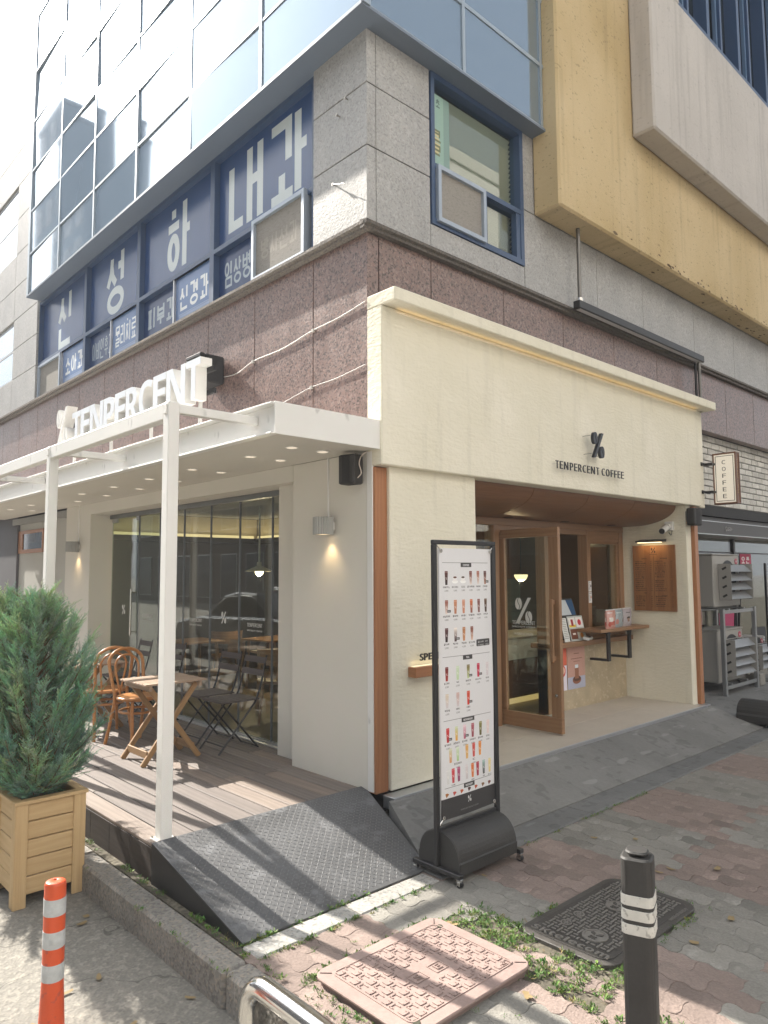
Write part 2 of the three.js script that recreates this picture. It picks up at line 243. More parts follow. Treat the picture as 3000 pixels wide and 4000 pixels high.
// ---------- strokes of Korean syllables on a canvas ----------
const JI = 'ㄱㄲㄴㄷㄸㄹㅁㅂㅃㅅㅆㅇㅈㅉㅊㅋㅌㅍㅎ', JF = ['', 'ㄱ', 'ㄲ', 'ㄱㅅ', 'ㄴ', 'ㄴㅈ', 'ㄴㅎ', 'ㄷ', 'ㄹ', 'ㄹㄱ', 'ㄹㅁ', 'ㄹㅂ', 'ㄹㅅ', 'ㄹㅌ', 'ㄹㅍ', 'ㄹㅎ', 'ㅁ', 'ㅂ', 'ㅂㅅ', 'ㅅ', 'ㅆ', 'ㅇ', 'ㅈ', 'ㅊ', 'ㅋ', 'ㅌ', 'ㅍ', 'ㅎ'];
const JC = { ㄱ: [[0, 0, 1, 0, 1, 1]], ㄴ: [[0, 0, 0, 1, 1, 1]], ㄷ: [[1, 0, 0, 0, 0, 1, 1, 1]], ㄹ: [[0, 0, 1, 0, 1, 0.5, 0, 0.5, 0, 1, 1, 1]], ㅁ: [[0, 0, 1, 0, 1, 1, 0, 1, 0, -0.02]], ㅂ: [[0, 0, 0, 1, 1, 1, 1, 0], [0, 0.5, 1, 0.5]], ㅅ: [[0.5, 0, 0.42, 0.5, 0, 1], [0.47, 0.35, 0.6, 0.7, 1, 1]], ㅇ: 'o', ㅈ: [[0, 0, 1, 0], [0.5, 0, 0.42, 0.5, 0, 1], [0.47, 0.4, 1, 1]], ㅊ: [[0.3, -0.22, 0.7, -0.22], [0, 0.1, 1, 0.1], [0.5, 0.1, 0, 1], [0.47, 0.45, 1, 1]], ㅋ: [[0, 0, 1, 0, 1, 1], [0, 0.45, 1, 0.45]], ㅌ: [[1, 0, 0, 0, 0, 1, 1, 1], [0, 0.5, 1, 0.5]], ㅍ: [[0, 0, 1, 0], [0.28, 0, 0.28, 1], [0.72, 0, 0.72, 1], [0, 1, 1, 1]], ㅎ: 'h', ㄲ: [[0, 0, 0.42, 0, 0.42, 1], [0.58, 0, 1, 0, 1, 1]], ㄸ: [[0.42, 0, 0, 0, 0, 1, 0.42, 1], [1, 0, 0.58, 0, 0.58, 1, 1, 1]], ㅆ: [[0.25, 0, 0, 1], [0.25, 0.4, 0.5, 1], [0.75, 0, 0.5, 1], [0.75, 0.4, 1, 1]], ㅃ: [[0, 0, 0, 1, 0.42, 1, 0.42, 0], [0.58, 0, 0.58, 1, 1, 1, 1, 0], [0, 0.5, 1, 0.5]], ㅉ: [[0, 0, 1, 0], [0.25, 0, 0, 1], [0.25, 0.4, 0.5, 1], [0.75, 0, 0.5, 1], [0.75, 0.4, 1, 1]] };
// right-hand strokes (r) in a column, lower strokes (b) in a row, per vowel
const JV = [{ r: 'a' }, { r: 'ae' }, { r: 'ya' }, { r: 'yae' }, { r: 'eo' }, { r: 'e' }, { r: 'yeo' }, { r: 'ye' }, { b: 'o' }, { b: 'o', r: 'a' }, { b: 'o', r: 'ae' }, { b: 'o', r: 'i' }, { b: 'yo' }, { b: 'u' }, { b: 'u', r: 'eo' }, { b: 'u', r: 'e' }, { b: 'u', r: 'i' }, { b: 'yu' }, { b: 'eu' }, { b: 'eu', r: 'i' }, { r: 'i' }];
const VR = { a: [[0.35, 0, 0.35, 1], [0.35, 0.45, 1, 0.45]], ae: [[0.2, 0, 0.2, 1], [0.2, 0.45, 0.8, 0.45], [0.8, 0, 0.8, 1]], ya: [[0.35, 0, 0.35, 1], [0.35, 0.33, 1, 0.33], [0.35, 0.6, 1, 0.6]], yae: [[0.2, 0, 0.2, 1], [0.8, 0, 0.8, 1], [0.2, 0.35, 0.8, 0.35], [0.2, 0.6, 0.8, 0.6]], eo: [[0.7, 0, 0.7, 1], [0, 0.45, 0.7, 0.45]], e: [[0.35, 0.05, 0.35, 1], [-0.15, 0.45, 0.35, 0.45], [0.9, 0, 0.9, 1]], yeo: [[0.7, 0, 0.7, 1], [0, 0.33, 0.7, 0.33], [0, 0.6, 0.7, 0.6]], ye: [[0.35, 0.05, 0.35, 1], [-0.15, 0.35, 0.35, 0.35], [-0.15, 0.6, 0.35, 0.6], [0.9, 0, 0.9, 1]], i: [[0.6, 0, 0.6, 1]] };
const VB = { o: [[0, 0.9, 1, 0.9], [0.5, 0.1, 0.5, 0.9]], yo: [[0, 0.9, 1, 0.9], [0.33, 0.1, 0.33, 0.9], [0.67, 0.1, 0.67, 0.9]], u: [[0, 0.15, 1, 0.15], [0.5, 0.15, 0.5, 1]], yu: [[0, 0.15, 1, 0.15], [0.33, 0.15, 0.33, 1], [0.67, 0.15, 0.67, 1]], eu: [[0, 0.5, 1, 0.5]] };
function strokes(x, sx, sy, w, h, S) {
  if (S === 'o') { x.beginPath(); x.ellipse(sx + w / 2, sy + h / 2, Math.max(1, w / 2), Math.max(1, h / 2), 0, 0, 7); x.stroke(); return; }
  if (S === 'h') { x.beginPath(); x.moveTo(sx + w * 0.3, sy); x.lineTo(sx + w * 0.7, sy); x.moveTo(sx, sy + h * 0.25); x.lineTo(sx + w, sy + h * 0.25); x.stroke(); x.beginPath(); x.ellipse(sx + w / 2, sy + h * 0.73, w * 0.38, h * 0.27, 0, 0, 7); x.stroke(); return; }
  for (const l of S) { x.beginPath(); for (let i = 0; i < l.length; i += 2) x[i ? 'lineTo' : 'moveTo'](sx + l[i] * w, sy + l[i + 1] * h); x.stroke(); }
}
function hangul(x, str, X, Y, w, h, lw) { // str over w x h, each syllable in its own cell
  const cs = [...str], cw = w / cs.length; x.lineWidth = lw; x.lineJoin = 'miter'; x.lineCap = 'butt';
  cs.forEach((ch, n) => {
    const c = ch.charCodeAt(0) - 0xAC00; const x0 = X + n * cw + lw * 0.75, W = cw - lw * 1.6, y0 = Y + lw / 2, H = h - lw;
    if (c < 0 || c > 11171) { if (ch.trim()) { x.font = `bold ${h}px sans-serif`; x.textBaseline = 'top'; x.fillText(ch, X + n * cw, Y); } return; }
    const I = JI[Math.floor(c / 588)], V = JV[Math.floor(c % 588 / 28)], F = JF[c % 28]; const top = F ? 0.56 : 1, hh = H * top - (F ? lw * 0.4 : 0);
    const wide = /ae|^e$|^ye$/.test(V.r || ''); const lwd = V.r ? W * (wide ? 0.4 : 0.5) : W * 0.8, lx = V.r ? x0 : x0 + W * 0.1, lh = V.b ? hh * 0.5 : hh * (F ? 1 : 0.86), ly = V.b ? y0 : y0 + hh * (F ? 0 : 0.06);
    strokes(x, lx, ly, lwd, lh, JC[I]);
    if (V.b) strokes(x, x0, y0 + hh * 0.62, V.r ? W * 0.62 : W, hh * 0.38, VB[V.b]);
    if (V.r) strokes(x, x0 + W * (wide ? 0.5 : 0.64), y0 - lw * 0.3, W * (wide ? 0.56 : 0.36), hh + lw * 0.3, VR[V.r]);
    if (F) { const k = [...F]; k.forEach((f, i) => strokes(x, x0 + W * (0.08 + i * 0.5), y0 + H * 0.64, W * (k.length > 1 ? 0.38 : 0.84), H * 0.36, JC[f])); }
  });
}
function canvasMat(w, h, draw, o = {}) {
  const c = document.createElement('canvas'); c.width = w; c.height = h; const x = c.getContext('2d'); draw(x, w, h);
  const t = new THREE.CanvasTexture(c); t.colorSpace = THREE.SRGBColorSpace; t.anisotropy = 8;
  return new THREE.MeshPhysicalMaterial({ map: t, roughness: 0.6, ...o });
}
// thin printed sheet: front face carries the print. faces +z (dir 'z') or -x (dir 'x')
function sheet(name, parent, mat, dir, u0, u1, y0, y1, at, label, thick = 0.003) {
  const p = keep(new THREE.PlaneGeometry(u1 - u0, y1 - y0)); const b = Bx(-(u1 - u0) / 2, (u1 - u0) / 2, -(y1 - y0) / 2, (y1 - y0) / 2, -thick, -0.0008);
  for (const g of [p, b]) { if (dir === 'x') g.rotateY(-Math.PI / 2); if (dir === 'z') g.translate((u0 + u1) / 2, (y0 + y1) / 2, at); else g.translate(at, (y0 + y1) / 2, (u0 + u1) / 2); }
  const uvb = b.attributes.uv; for (let i = 0; i < uvb.count; i++) uvb.setXY(i, 0.02, 0.98); keep(b);
  return obj(name, [p, b], mat, parent, label);
}
// ================= ground =================
{
  const g = structure('ground'); obj('ground_sheet', Bx(-300, 300, -0.6, -0.34, -300, 300), M.asphalt, g);
  const r = structure('road'); const rg = Bx(-120, 1.715, -0.34, -0.16, -150, 60); obj('road_surface', rg, M.asphalt, r);
  const s = structure('pavement_bed'); obj('sand_bed', Bx(1.83, 60, -0.34, -0.008, -14, 9), M.sand, s);
}
{ // kerb of separate granite stones
  const k = structure('kerb');
  for (let i = 0; i < 20; i++) { const z = 3.23 - i * 0.87; const g = Ch(1.70, 1.828, -0.3, -0.002 + rr(-0.003, 0.003), z - 0.862, z, 0.014); g.translate(rr(-0.003, 0.003), 0, 0); obj('kerb_stone', g, M.kerb, k); }
}
{ // pavers: wavy interlocking blocks in a red and grey chequer
  const pv = structure('block_paving'); const cw = 0.1103, cl = 0.2057, x0 = 1.71, z0 = -2.835;
  const holes = [[1.90, 2.68, -2.57, -1.93], [2.87, 3.78, -2.24, -1.69]];
  const outline = () => { // wavy on all four sides
    const P = [], n = 12, gp = 0.0022, a = 0.0085, e = 0.006, hw = cw / 2 - gp, hl = cl / 2 - gp;
    const wl = (t) => a * Math.sin(t * Math.PI * 4) , we = (t) => e * Math.sin(t * Math.PI * 2);
    for (let i = 0; i < n; i++) { const t = i / n; P.push([-hw + t * 2 * hw + wl(0) , -hl + we(t)]); }
    for (let i = 0; i < n; i++) { const t = i / n; P.push([hw + wl(t), -hl + t * 2 * hl]); }
    for (let i = 0; i < n; i++) { const t = i / n; P.push([hw - t * 2 * hw, hl + we(1 - t)]); }
    for (let i = 0; i < n; i++) { const t = i / n; P.push([-hw + wl(1 - t), hl - t * 2 * hl]); }
    return P;
  };
  const base = extrude(outline(), 0.05, 0.002); base.rotateX(Math.PI / 2); base.translate(0, -0.002, 0);
  const blocks = [];
  for (let c = 0; c < 105; c++) for (let q = -1; q < 26; q++) {
    const x = x0 + (c + 0.5) * cw, z = z0 + (q + 0.5 + (c % 2) * 0.5) * cl;
    if (x < 1.86 || z < z0 - cl * 0.5 || z > 1.5) continue;
    if (holes.some(([a, b, d, e]) => x > a + 0.07 && x < b - 0.07 && z > d + 0.11 && z < e - 0.11)) continue;
    if (x > 2.60 && x < 2.95 && z > -2.52 && z < -1.62 && hash(c, q, 7) < 0.75) continue;      // weeds have taken this corner between the covers
    const ix = Math.floor((x - 1.706) / 0.77), iz = Math.floor((z + 2.84) / 0.82); const red = (ix + iz) % 2 === 0;
    const dist = Math.hypot(x, z); if (x * 0.678 - z * 0.735 < 0.4) continue;
    blocks.push({ x, z, red, dist });
  }
  blocks.sort((a, b) => a.dist - b.dist); const far = { true: [], false: [] };
  const ok = (b) => { const zc = b.x * 0.678 - b.z * 0.735, xc = b.x * 0.735 + b.z * 0.678; return Math.abs(xc) < zc * 0.62 + 0.3 && 1.7 / zc < 0.9; };
  let n = 0; const variants = [0, 1, 2, 3, 4, 5].map((i) => uvBox(base.clone(), -1, [i * 0.37, i * 0.61]));
  for (const b of blocks) {
    const h = rr(-0.0015, 0.002), v = variants[Math.floor(rnd() * 6)];
    const tintK = rr(0.86, 1.12); const mm = b.red ? M.paveRed : M.paveGrey;
    if (n < 290 && ok(b)) {
      n++; const vm = (mm.vars ??= [0.86, 0.95, 1.03, 1.1].map((k) => { const t = mm.clone(); t.color.multiplyScalar(k); return t; }))[Math.floor((tintK - 0.86) / 0.065)] || mm;
      const m = new THREE.Mesh(v, vm); m.name = 'paver'; m.castShadow = m.receiveShadow = true; m.position.set(b.x, h, b.z); m.rotation.set(rr(-0.009, 0.009), rr(-0.02, 0.02), rr(-0.009, 0.009)); pv.add(m);
    } else { const g = v.clone(); g.userData.keep = true; g.rotateX(rr(-0.01, 0.01)); g.translate(b.x, h, b.z); far[b.red].push(g); }
  }
  for (const k of ['true', 'false']) if (far[k].length) { const m = obj('far_pavers', far[k], k === 'true' ? M.paveRed : M.paveGrey, pv); m.userData.kind = 'stuff'; }
}
{ // granite strip at the foot of the steel ramp
  const s = structure('granite_edging');
  for (const [a, b] of [[1.862, 2.46], [2.466, 3.04]]) obj('edging_slab', Ch(a, b, -0.1, 0.006, -2.975, -2.835, 0.008), M.strip, s);
}
{ // sloping concrete apron in front of the entrance
  const a = structure('concrete_apron');
  const xs = [3.05, 4.95, 6.7, 8.42]; const slab = (x0, x1, pr) => { const g = extrude(pr.map(([z, y]) => [z, y]), x1 - x0); g.rotateY(-Math.PI / 2); g.translate(x1, 0, 0); return g; };
  for (let i = 0; i < 3; i++) { const g = slab(xs[i] + (i ? 0.004 : 0), xs[i + 1], [[-3.64, 0.172], [-3.06, 0.014], [-3.06, -0.1], [-3.64, -0.1]]); if (!i) { const p = g.attributes.position; for (let k = 0; k < p.count; k++) if (p.getX(k) < 3.06) p.setX(k, 3.14 + 0.27 * (-3.06 - p.getZ(k)) / 0.58); } obj('apron_slab', g, M.concrete, a); }
  for (const [x0, x1] of [[8.425, 10.4], [10.405, 13], [13.005, 17]]) obj('apron_slab', slab(x0, x1, [[-4.75, 0.12], [-3.75, 0.10], [-3.06, 0.014], [-3.06, -0.1], [-4.75, -0.1]]), M.concrete, a);
  for (let i = 0; i < 9; i++) obj('edge_strip', Ch(3.06 + i * 1.55, 3.06 + i * 1.55 + 1.545, -0.1, 0.012, -3.056, -2.84, 0.006), tint(M.concrete, 0.8, 0.82, 0.85), a);
}
// ================= timber deck and ramp =================
{
  const d = thing('timber_deck', 'raised deck of weathered brown boards in front of the folding glass wall', 'deck');
  const rows = 13, w = (3.66 - 1.878) / rows;
  for (let i = 0; i < rows; i++) {
    let z = -3.905; const x = 1.878 + i * w; const lens = [rr(0.5, 2.4)];
    while (z > -12.2) { const L = lens.pop() ?? rr(1.8, 2.6), z1 = Math.max(-12.25, z - L); obj('board', Wd(x + 0.006, x + w - 0.006, 0.176, 0.2 + rr(-0.0015, 0.0015), z1 + 0.002, z - 0.002, 0.006), [M.deck, M.deckB, M.deckC][Math.floor(rnd() * 3)], d); z = z1; }
  }
  obj('under_frame', Bx(1.9, 3.66, -0.02, 0.17, -12.2, -3.93), M.blackMatte, d);
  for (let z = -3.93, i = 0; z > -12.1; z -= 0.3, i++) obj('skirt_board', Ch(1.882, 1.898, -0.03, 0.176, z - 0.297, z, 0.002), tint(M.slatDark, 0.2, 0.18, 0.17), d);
}
{
  const r = thing('steel_ramp', 'dark chequer plate ramp sloping from the deck corner to the pavement', 'ramp');
  const z0 = -3.925, y0 = 0.212, z1 = -2.982, y1 = 0.012, x0 = 1.872, x1 = 3.435;
  const pr = [[z0, y0], [z1, y1], [z1, y1 - 0.008], [z0, y0 - 0.008]]; const g = extrude(pr, x1 - x0); g.rotateY(-Math.PI / 2); g.translate(x1, 0, 0); const sk = (q) => { const p = q.attributes.position; for (let k = 0; k < p.count; k++) if (p.getX(k) > x1 - 0.02) p.setX(k, p.getX(k) - 0.33 * (p.getZ(k) - z0) / (z1 - z0)); return q; }; obj('plate', sk(g), M.steelPlate, r);
  for (const x of [x0, x1 - 0.006]) { const c = extrude([[z0, y0 - 0.004], [z1, y1 - 0.004], [z1, -0.01], [z0, -0.01]], 0.006); c.rotateY(-Math.PI / 2); c.translate(x + 0.006, 0, 0); obj('side_plate', sk(c), M.black, r); }
  const ang = Math.atan2(y0 - y1, z1 - z0), L = Math.hypot(z1 - z0, y0 - y1), bumps = []; const lz = new THREE.OctahedronGeometry(1, 0); lz.scale(0.0155, 0.0032, 0.0042);
  for (let i = 0, u = 0.02; u < L - 0.01; u += 0.026, i++) for (let v = 0.018, j = 0; v < x1 - x0 - 0.01; v += 0.026, j++) {
    if (v > x1 - x0 - 0.02 - 0.33 * u / L) continue; const b = lz.clone(); b.rotateY((i + j) % 2 ? Math.PI / 4 : -Math.PI / 4); b.translate(x0 + v, 0, 0); b.translate(0, 0, u); b.rotateX(ang); b.translate(0, y0, z0); bumps.push(b);
  }
  const bm = obj('tread_pattern', bumps, tint(M.steelPlate, 1.3, 1.3, 1.3), r); bm.userData.kind = 'stuff';
}
// ================= upper office building =================
const bld = thing('office_building', 'corner office block clad in granite under a projecting blue glass curtain wall', 'building');
{
  const core = [Bx(3.52, 8.6, 2.62, 4.2, -16, -3.95), Bx(8.601, 16, 3.46, 4.2, -16, -3.95), Bx(8.601, 16, 2.62, 3.459, -16, -4.2), Bx(3.62, 16, 4.2, 5.8, -16, -4.02), Bx(3.36, 16, 5.85, 22, -11.1, -3.84), Bx(3.47, 16, 5.85, 22, -18, -11.2), Bx(3.52, 16, -0.1, 2.62, -18, -12.3), Bx(3.52, 16, 2.62, 5.85, -18, -16)];
  obj('wall_core', core, plain(0.12, 0.12, 0.13, 0.9), bld);
  const pl = (m, x0, x1, y0, y1, z0, z1) => obj('granite_panel', Ch(x0, x1, y0, y1, z0, z1, 0.003), m, bld);
  const J = 0.004;
  // red granite, side facing the road
  const zl = [-3.84, -4.49, -5.34, -6.16, -7.0, -7.84, -8.68, -9.5, -10.33, -11.15, -12.0, -12.85, -13.7, -14.55, -15.4, -16.2];
  for (let i = 0; i < zl.length - 1; i++) { pl(M.purple, 3.41, 3.52, 2.62, 4.195, zl[i + 1] + J, zl[i] - (i ? J : 0)); }
  const xr = [3.525, 4.09, 5.02, 5.95, 6.9, 7.85, 8.8, 9.75, 10.7, 11.65, 12.6, 13.6];
  for (let i = 0; i < xr.length - 1; i++) pl(M.purple, xr[i] + J, xr[i + 1] - J, i < 6 ? 3.55 : 3.45, 4.195, -3.95, -3.84);
  // grey granite corner pier and side panels
  const ys = [4.262, 4.873, 5.365, 5.808];
  for (let i = 0; i < 3; i++) { pl(M.grey, 3.41, 3.5, ys[i] + J, ys[i + 1] - J, -4.495, -3.84); pl(M.grey, 3.505, 4.09, ys[i] + J, ys[i + 1] - J, -3.95, -3.84); }
  const xu = [5.345, 6.6, 7.57, 8.87, 10.1, 11.3, 12.5, 13.6], yu = [4.262, 5.045, 5.808];
  for (let i = 0; i < xu.length - 1; i++) for (let j = 0; j < 2; j++) pl(M.grey, xu[i] + J, xu[i + 1] - J, yu[j] + J, yu[j + 1] - J, -3.95, -3.84);
  pl(M.grey, 4.094, 5.341, 4.266, 4.485, -3.95, -3.84);
  const zw = [-11.33, -12.5, -13.9, -15.2, -16.5], yl = [4.262, 4.82, 5.31, 5.8, 6.35, 6.9, 7.5, 8.1, 8.7, 9.4, 10.1, 10.8, 11.5, 12.2, 13, 14];
  for (let i = 0; i < zw.length - 1; i++) for (let j = 0; j < yl.length - 1; j++) {
    if ((i === 1) && (j >= 1 && j <= 2 || j === 5 || j === 6)) continue;
    pl(M.grey, 3.41, 3.52, yl[j] + J, yl[j + 1] - J, zw[i + 1] + J, zw[i] - J);
  }
  for (const [y0, y1] of [[4.82, 5.8], [6.9, 8.1]]) { const w = obj('window', [Bx(3.44, 3.47, y0, y1, -13.9, -13.86), Bx(3.44, 3.47, y0, y1, -12.54, -12.5), Bx(3.44, 3.47, y1 - 0.04, y1, -13.86, -12.54), Bx(3.44, 3.47, y0, y0 + 0.04, -13.86, -12.54), Bx(3.44, 3.47, (y0 + y1) / 2, (y0 + y1) / 2 + 0.04, -13.86, -12.54)], M.alu, bld); obj('pane', Bx(3.447, 3.455, y0 + 0.02, y1 - 0.02, -13.88, -12.52), M.cw, w); }
  // moulded ledge between the two stones
  const led = [[0, 0], [0.05, 0], [0.05, 0.022], [0.075, 0.03], [0.075, 0.055], [0, 0.068]];
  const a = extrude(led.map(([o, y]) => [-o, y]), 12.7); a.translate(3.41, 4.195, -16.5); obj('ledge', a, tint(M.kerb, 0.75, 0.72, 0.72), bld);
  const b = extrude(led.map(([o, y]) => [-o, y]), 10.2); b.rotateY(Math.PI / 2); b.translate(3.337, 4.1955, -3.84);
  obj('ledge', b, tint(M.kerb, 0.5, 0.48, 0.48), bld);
  // curtain wall: panes and mullions on both faces
  const cz = [-3.703, -5.005, -6.255, -7.49, -8.715, -9.94, -11.2], cy = [5.81, 6.43, 7.09, 7.72, 8.5, 9.3, 10.2, 11.2, 12.4, 13.6];
  for (let i = 0; i < cz.length - 1; i++) for (let j = 0; j < cy.length - 1; j++) {
    const g = new THREE.BoxGeometry(0.012, cy[j + 1] - cy[j] - 0.03, cz[i] - cz[i + 1] - 0.03); g.rotateZ(rr(-0.02, 0.02)); g.rotateY(rr(-0.022, 0.022)); g.translate(3.246, (cy[j] + cy[j + 1]) / 2, (cz[i] + cz[i + 1]) / 2); obj('glass_pane', g, M.cw, bld);
  }
  for (const z of cz) obj('mullion', Bx(3.225, 3.3, 5.8, 13.7, z - (z === cz[0] ? 0 : 0.018), z + (z === cz[0] ? 0.036 : 0.018)), M.darkMull, bld);
  for (const y of cy) obj('transom', Bx(3.228, 3.3, y - 0.012, y + 0.012, -11.2, -3.70), M.darkMull, bld);
  const cx = [3.262, 4.36, 5.46, 6.6, 7.8];
  for (let i = 0; i < cx.length - 1; i++) for (let j = 0; j < cy.length - 1; j++) { const g = new THREE.BoxGeometry(cx[i + 1] - cx[i] - 0.03, cy[j + 1] - cy[j] - 0.03, 0.012); g.rotateX(rr(-0.004, 0.004)); g.rotateY(rr(-0.005, 0.005)); g.translate((cx[i] + cx[i + 1]) / 2, (cy[j] + cy[j + 1]) / 2, -3.708); obj('glass_pane', g, M.cw, bld); }
  for (const x of cx.slice(1)) obj('mullion', Bx(x - 0.018, x + 0.018, 5.8, 13.7, -3.76, -3.69), M.darkMull, bld);
  for (const y of cy) obj('transom', Bx(3.301, 7.8, y - 0.018, y + 0.018, -3.76, -3.692), M.darkMull, bld);
  obj('curtain_wall_soffit', [Bx(3.22, 3.64, 5.785, 5.81, -11.25, -3.68), Bx(3.641, 13, 5.787, 5.81, -4.0, -3.682)], plain(0.16, 0.2, 0.26, 0.5), bld);
  obj('curtain_wall_end', Bx(3.225, 3.5, 5.8, 13.7, -11.26, -11.22), M.darkMull, bld);
  // clinic windows on the road side: blue film with Korean lettering
  const bz = [-4.505, -6.16, -7.84, -9.47, -11.33], big = ['내과', '하', '성', '신'], blue = '#33507f', lightc = '#c9d3d4';
  const lower = [['임상병리과', null], ['피부과', '신경과'], ['이비인후과', '물리치료'], [null, '소아과']];
  for (let i = 0; i < 4; i++) {
    const zR = bz[i], zL = bz[i + 1], w = zR - zL;
    const win = obj('sign_window', [Bx(3.44, 3.54, 4.262, 5.785, zR - 0.05, zR), Bx(3.44, 3.54, 4.262, 5.785, zL, zL + 0.03), Bx(3.44, 3.54, 4.80, 4.845, zL + 0.03, zR - 0.05), Bx(3.44, 3.54, 5.74, 5.785, zL + 0.03, zR - 0.05), Bx(3.44, 3.54, 4.262, 4.29, zL + 0.03, zR - 0.05)], M.blueFrame, bld);
    const film = canvasMat(512, Math.round(512 * 0.895 / (w - 0.08)), (x, W, H) => { x.fillStyle = blue; x.fillRect(0, 0, W, H); x.strokeStyle = x.fillStyle = lightc; const n = big[i].length, s = W / (w - 0.08); const cw = n === 2 ? 0.68 : 0.64, ch = 0.78; hangul(x, big[i], W / 2 - cw * n * s / 2 + (n === 2 ? 0.04 * s : 0.03 * s), H / 2 - ch * s / 2, cw * n * s, ch * s, 0.098 * s); }, { roughness: 0.25 });
    sheet('film_lettering', win, film, 'x', zL + 0.03, zR - 0.05, 4.845, 5.74, 3.5);
    const mid = (zL + zR) / 2 + (i === 0 ? -0.06 : 0.02);
    const lowPane = (str, a, b, bright, at) => { const wd = b - a; const mt = canvasMat(256, Math.round(256 * 0.5 / wd), (x, W, H) => { x.fillStyle = bright ? '#5f7cab' : '#27416d'; x.fillRect(0, 0, W, H); if (bright) { x.fillStyle = '#8fa3c4'; x.fillRect(W * 0.1, H * 0.78, W * 0.84, H * 0.2); x.fillStyle = '#6f83a8'; for (let q = 0; q < 3; q++) x.fillRect(W * 0.1, H * (0.8 + q * 0.06), W * 0.84, 2); } x.strokeStyle = x.fillStyle = bright ? '#e8ecec' : '#aab6bd'; hangul(x, str, W * 0.1, H * 0.22, W * 0.84, H * 0.5, W * 0.84 / str.length * 0.155); }, { roughness: 0.25 }); sheet('film_lettering', win, mt, 'x', a, b, 4.29, 4.80, at); };
    if (lower[i][0]) lowPane(lower[i][0], zL + 0.03, i === 0 ? zL + 0.99 : mid - 0.02, false, 3.505);
    if (lower[i][1]) { const a = i === 3 ? zL + 1.0 : mid + 0.02; lowPane(lower[i][1], a, zR - 0.05, true, 3.47); obj('sash_frame', [Bx(3.445, 3.475, 4.275, 4.84, a - 0.025, a), Bx(3.445, 3.475, 4.275, 4.84, zR - 0.05, zR - 0.03), Bx(3.4455, 3.475, 4.80, 4.835, a, zR - 0.05)], M.alu, win); }
  }
  // three ventilation boxes with mesh faces and pale frames
  const vent = (dir, u0, u1, y0, y1, at, faded) => {
    const f = 0.035; const bars = dir === 'x' ? [Bx(at, at + 0.1, y0, y1, u0, u0 + f), Bx(at, at + 0.1, y0, y1, u1 - f, u1), Bx(at, at + 0.1, y1 - f, y1, u0 + f, u1 - f), Bx(at, at + 0.1, y0, y0 + f, u0 + f, u1 - f)] : [Bx(u0, u0 + f, y0, y1, at - 0.1, at), Bx(u1 - f, u1, y0, y1, at - 0.1, at), Bx(u0 + f, u1 - f, y1 - f, y1, at - 0.1, at), Bx(u0 + f, u1 - f, y0, y0 + f, at - 0.1, at)];
    const v = obj('ventilation_box', bars, plain(0.36, 0.42, 0.5, 0.5, { metalness: 0.3 }), bld);
    const mt = canvasMat(256, 160, (x, W, H) => { x.fillStyle = '#938f89'; x.fillRect(0, 0, W, H); for (let i = 0; i < 900; i++) { x.fillStyle = `rgba(${rnd() < 0.5 ? '70,66,62' : '170,166,160'},0.12)`; x.fillRect(rnd() * W, rnd() * H, 8, 2); } if (faded) { x.strokeStyle = x.fillStyle = '#a29d95'; hangul(x, '방사선과', 30, 55, 196, 58, 7); } }, { roughness: 0.9 });
    sheet('mesh_face', v, mt, dir, u0 + f * 0.6, u1 - f * 0.6, y0 + f * 0.6, y1 - f * 0.6, dir === 'x' ? at + 0.03 : at - 0.03);
  };
  vent('x', -5.395, -4.61, 4.28, 4.845, 3.40, true); vent('x', -11.29, -10.36, 4.275, 4.80, 3.43, false); vent('z', 4.15, 4.755, 4.52, 4.995, -3.80, false);
  // window on the entrance side, blinds behind glass
  { const x0 = 4.10, x1 = 5.335, y0 = 4.49, y1 = 5.785, z = -3.84;
    const w = obj('clinic_window', [Bx(x0, x0 + 0.04, y0, y1, z - 0.1, z + 0.012), Bx(x1 - 0.05, x1, y0, y1, z - 0.1, z + 0.012), Bx(x0 + 0.04, x1 - 0.05, y0, y0 + 0.05, z - 0.1, z + 0.012), Bx(x0 + 0.04, x1 - 0.05, 4.965, 5.01, z - 0.1, z + 0.012), Bx(x0 + 0.04, x1 - 0.05, y1 - 0.05, y1, z - 0.1, z + 0.012), Bx(4.765, 4.8, y0 + 0.05, 4.965, z - 0.1, z + 0.01), Bx(x1 - 0.11, x1 - 0.05, 4.54, 4.965, z - 0.05, z + 0.005)], M.blueFrame, bld);
    obj('pane', [Bx(x0 + 0.04, x1 - 0.05, 5.01, y1 - 0.05, z - 0.06, z - 0.054), Bx(4.8, x1 - 0.11, 4.54, 4.965, z - 0.05, z - 0.044)], M.pane, w);
    const sl = []; for (let y = 4.55; y < 5.74; y += 0.046) { const s = Bx(x0 + 0.04, x1 - 0.05, -0.001, 0.001, -0.019, 0.019); s.rotateX(-0.8); s.translate(0, y, z - 0.11); sl.push(s); }
    obj('blind', sl, plain(0.42, 0.43, 0.39, 0.6), w); obj('reveal', Bx(x0, x1, y0, y1, z - 0.17, z - 0.15), plain(0.05, 0.06, 0.07, 0.8), w);
    const fl = canvasMat(128, 320, (x, W, H) => { x.fillStyle = '#7d9a92'; x.fillRect(0, 0, W, H); x.fillStyle = '#8fb0a4'; x.fillRect(0, 0, W * 0.7, H); x.strokeStyle = x.fillStyle = '#56706b'; hangul(x, '중초', 2, 20, 70, 34, 6); x.strokeStyle = '#c8bd8c'; x.lineWidth = 20; hangul(x, '클', -14, 150, 92, 110, 20); x.strokeStyle = '#6a7350'; hangul(x, '클', -14, 150, 92, 110, 9); }, { roughness: 0.4 });
    sheet('film_lettering', w, fl, 'z', x0 + 0.04, x0 + 0.28, 5.01, 5.66, z - 0.045);
  }
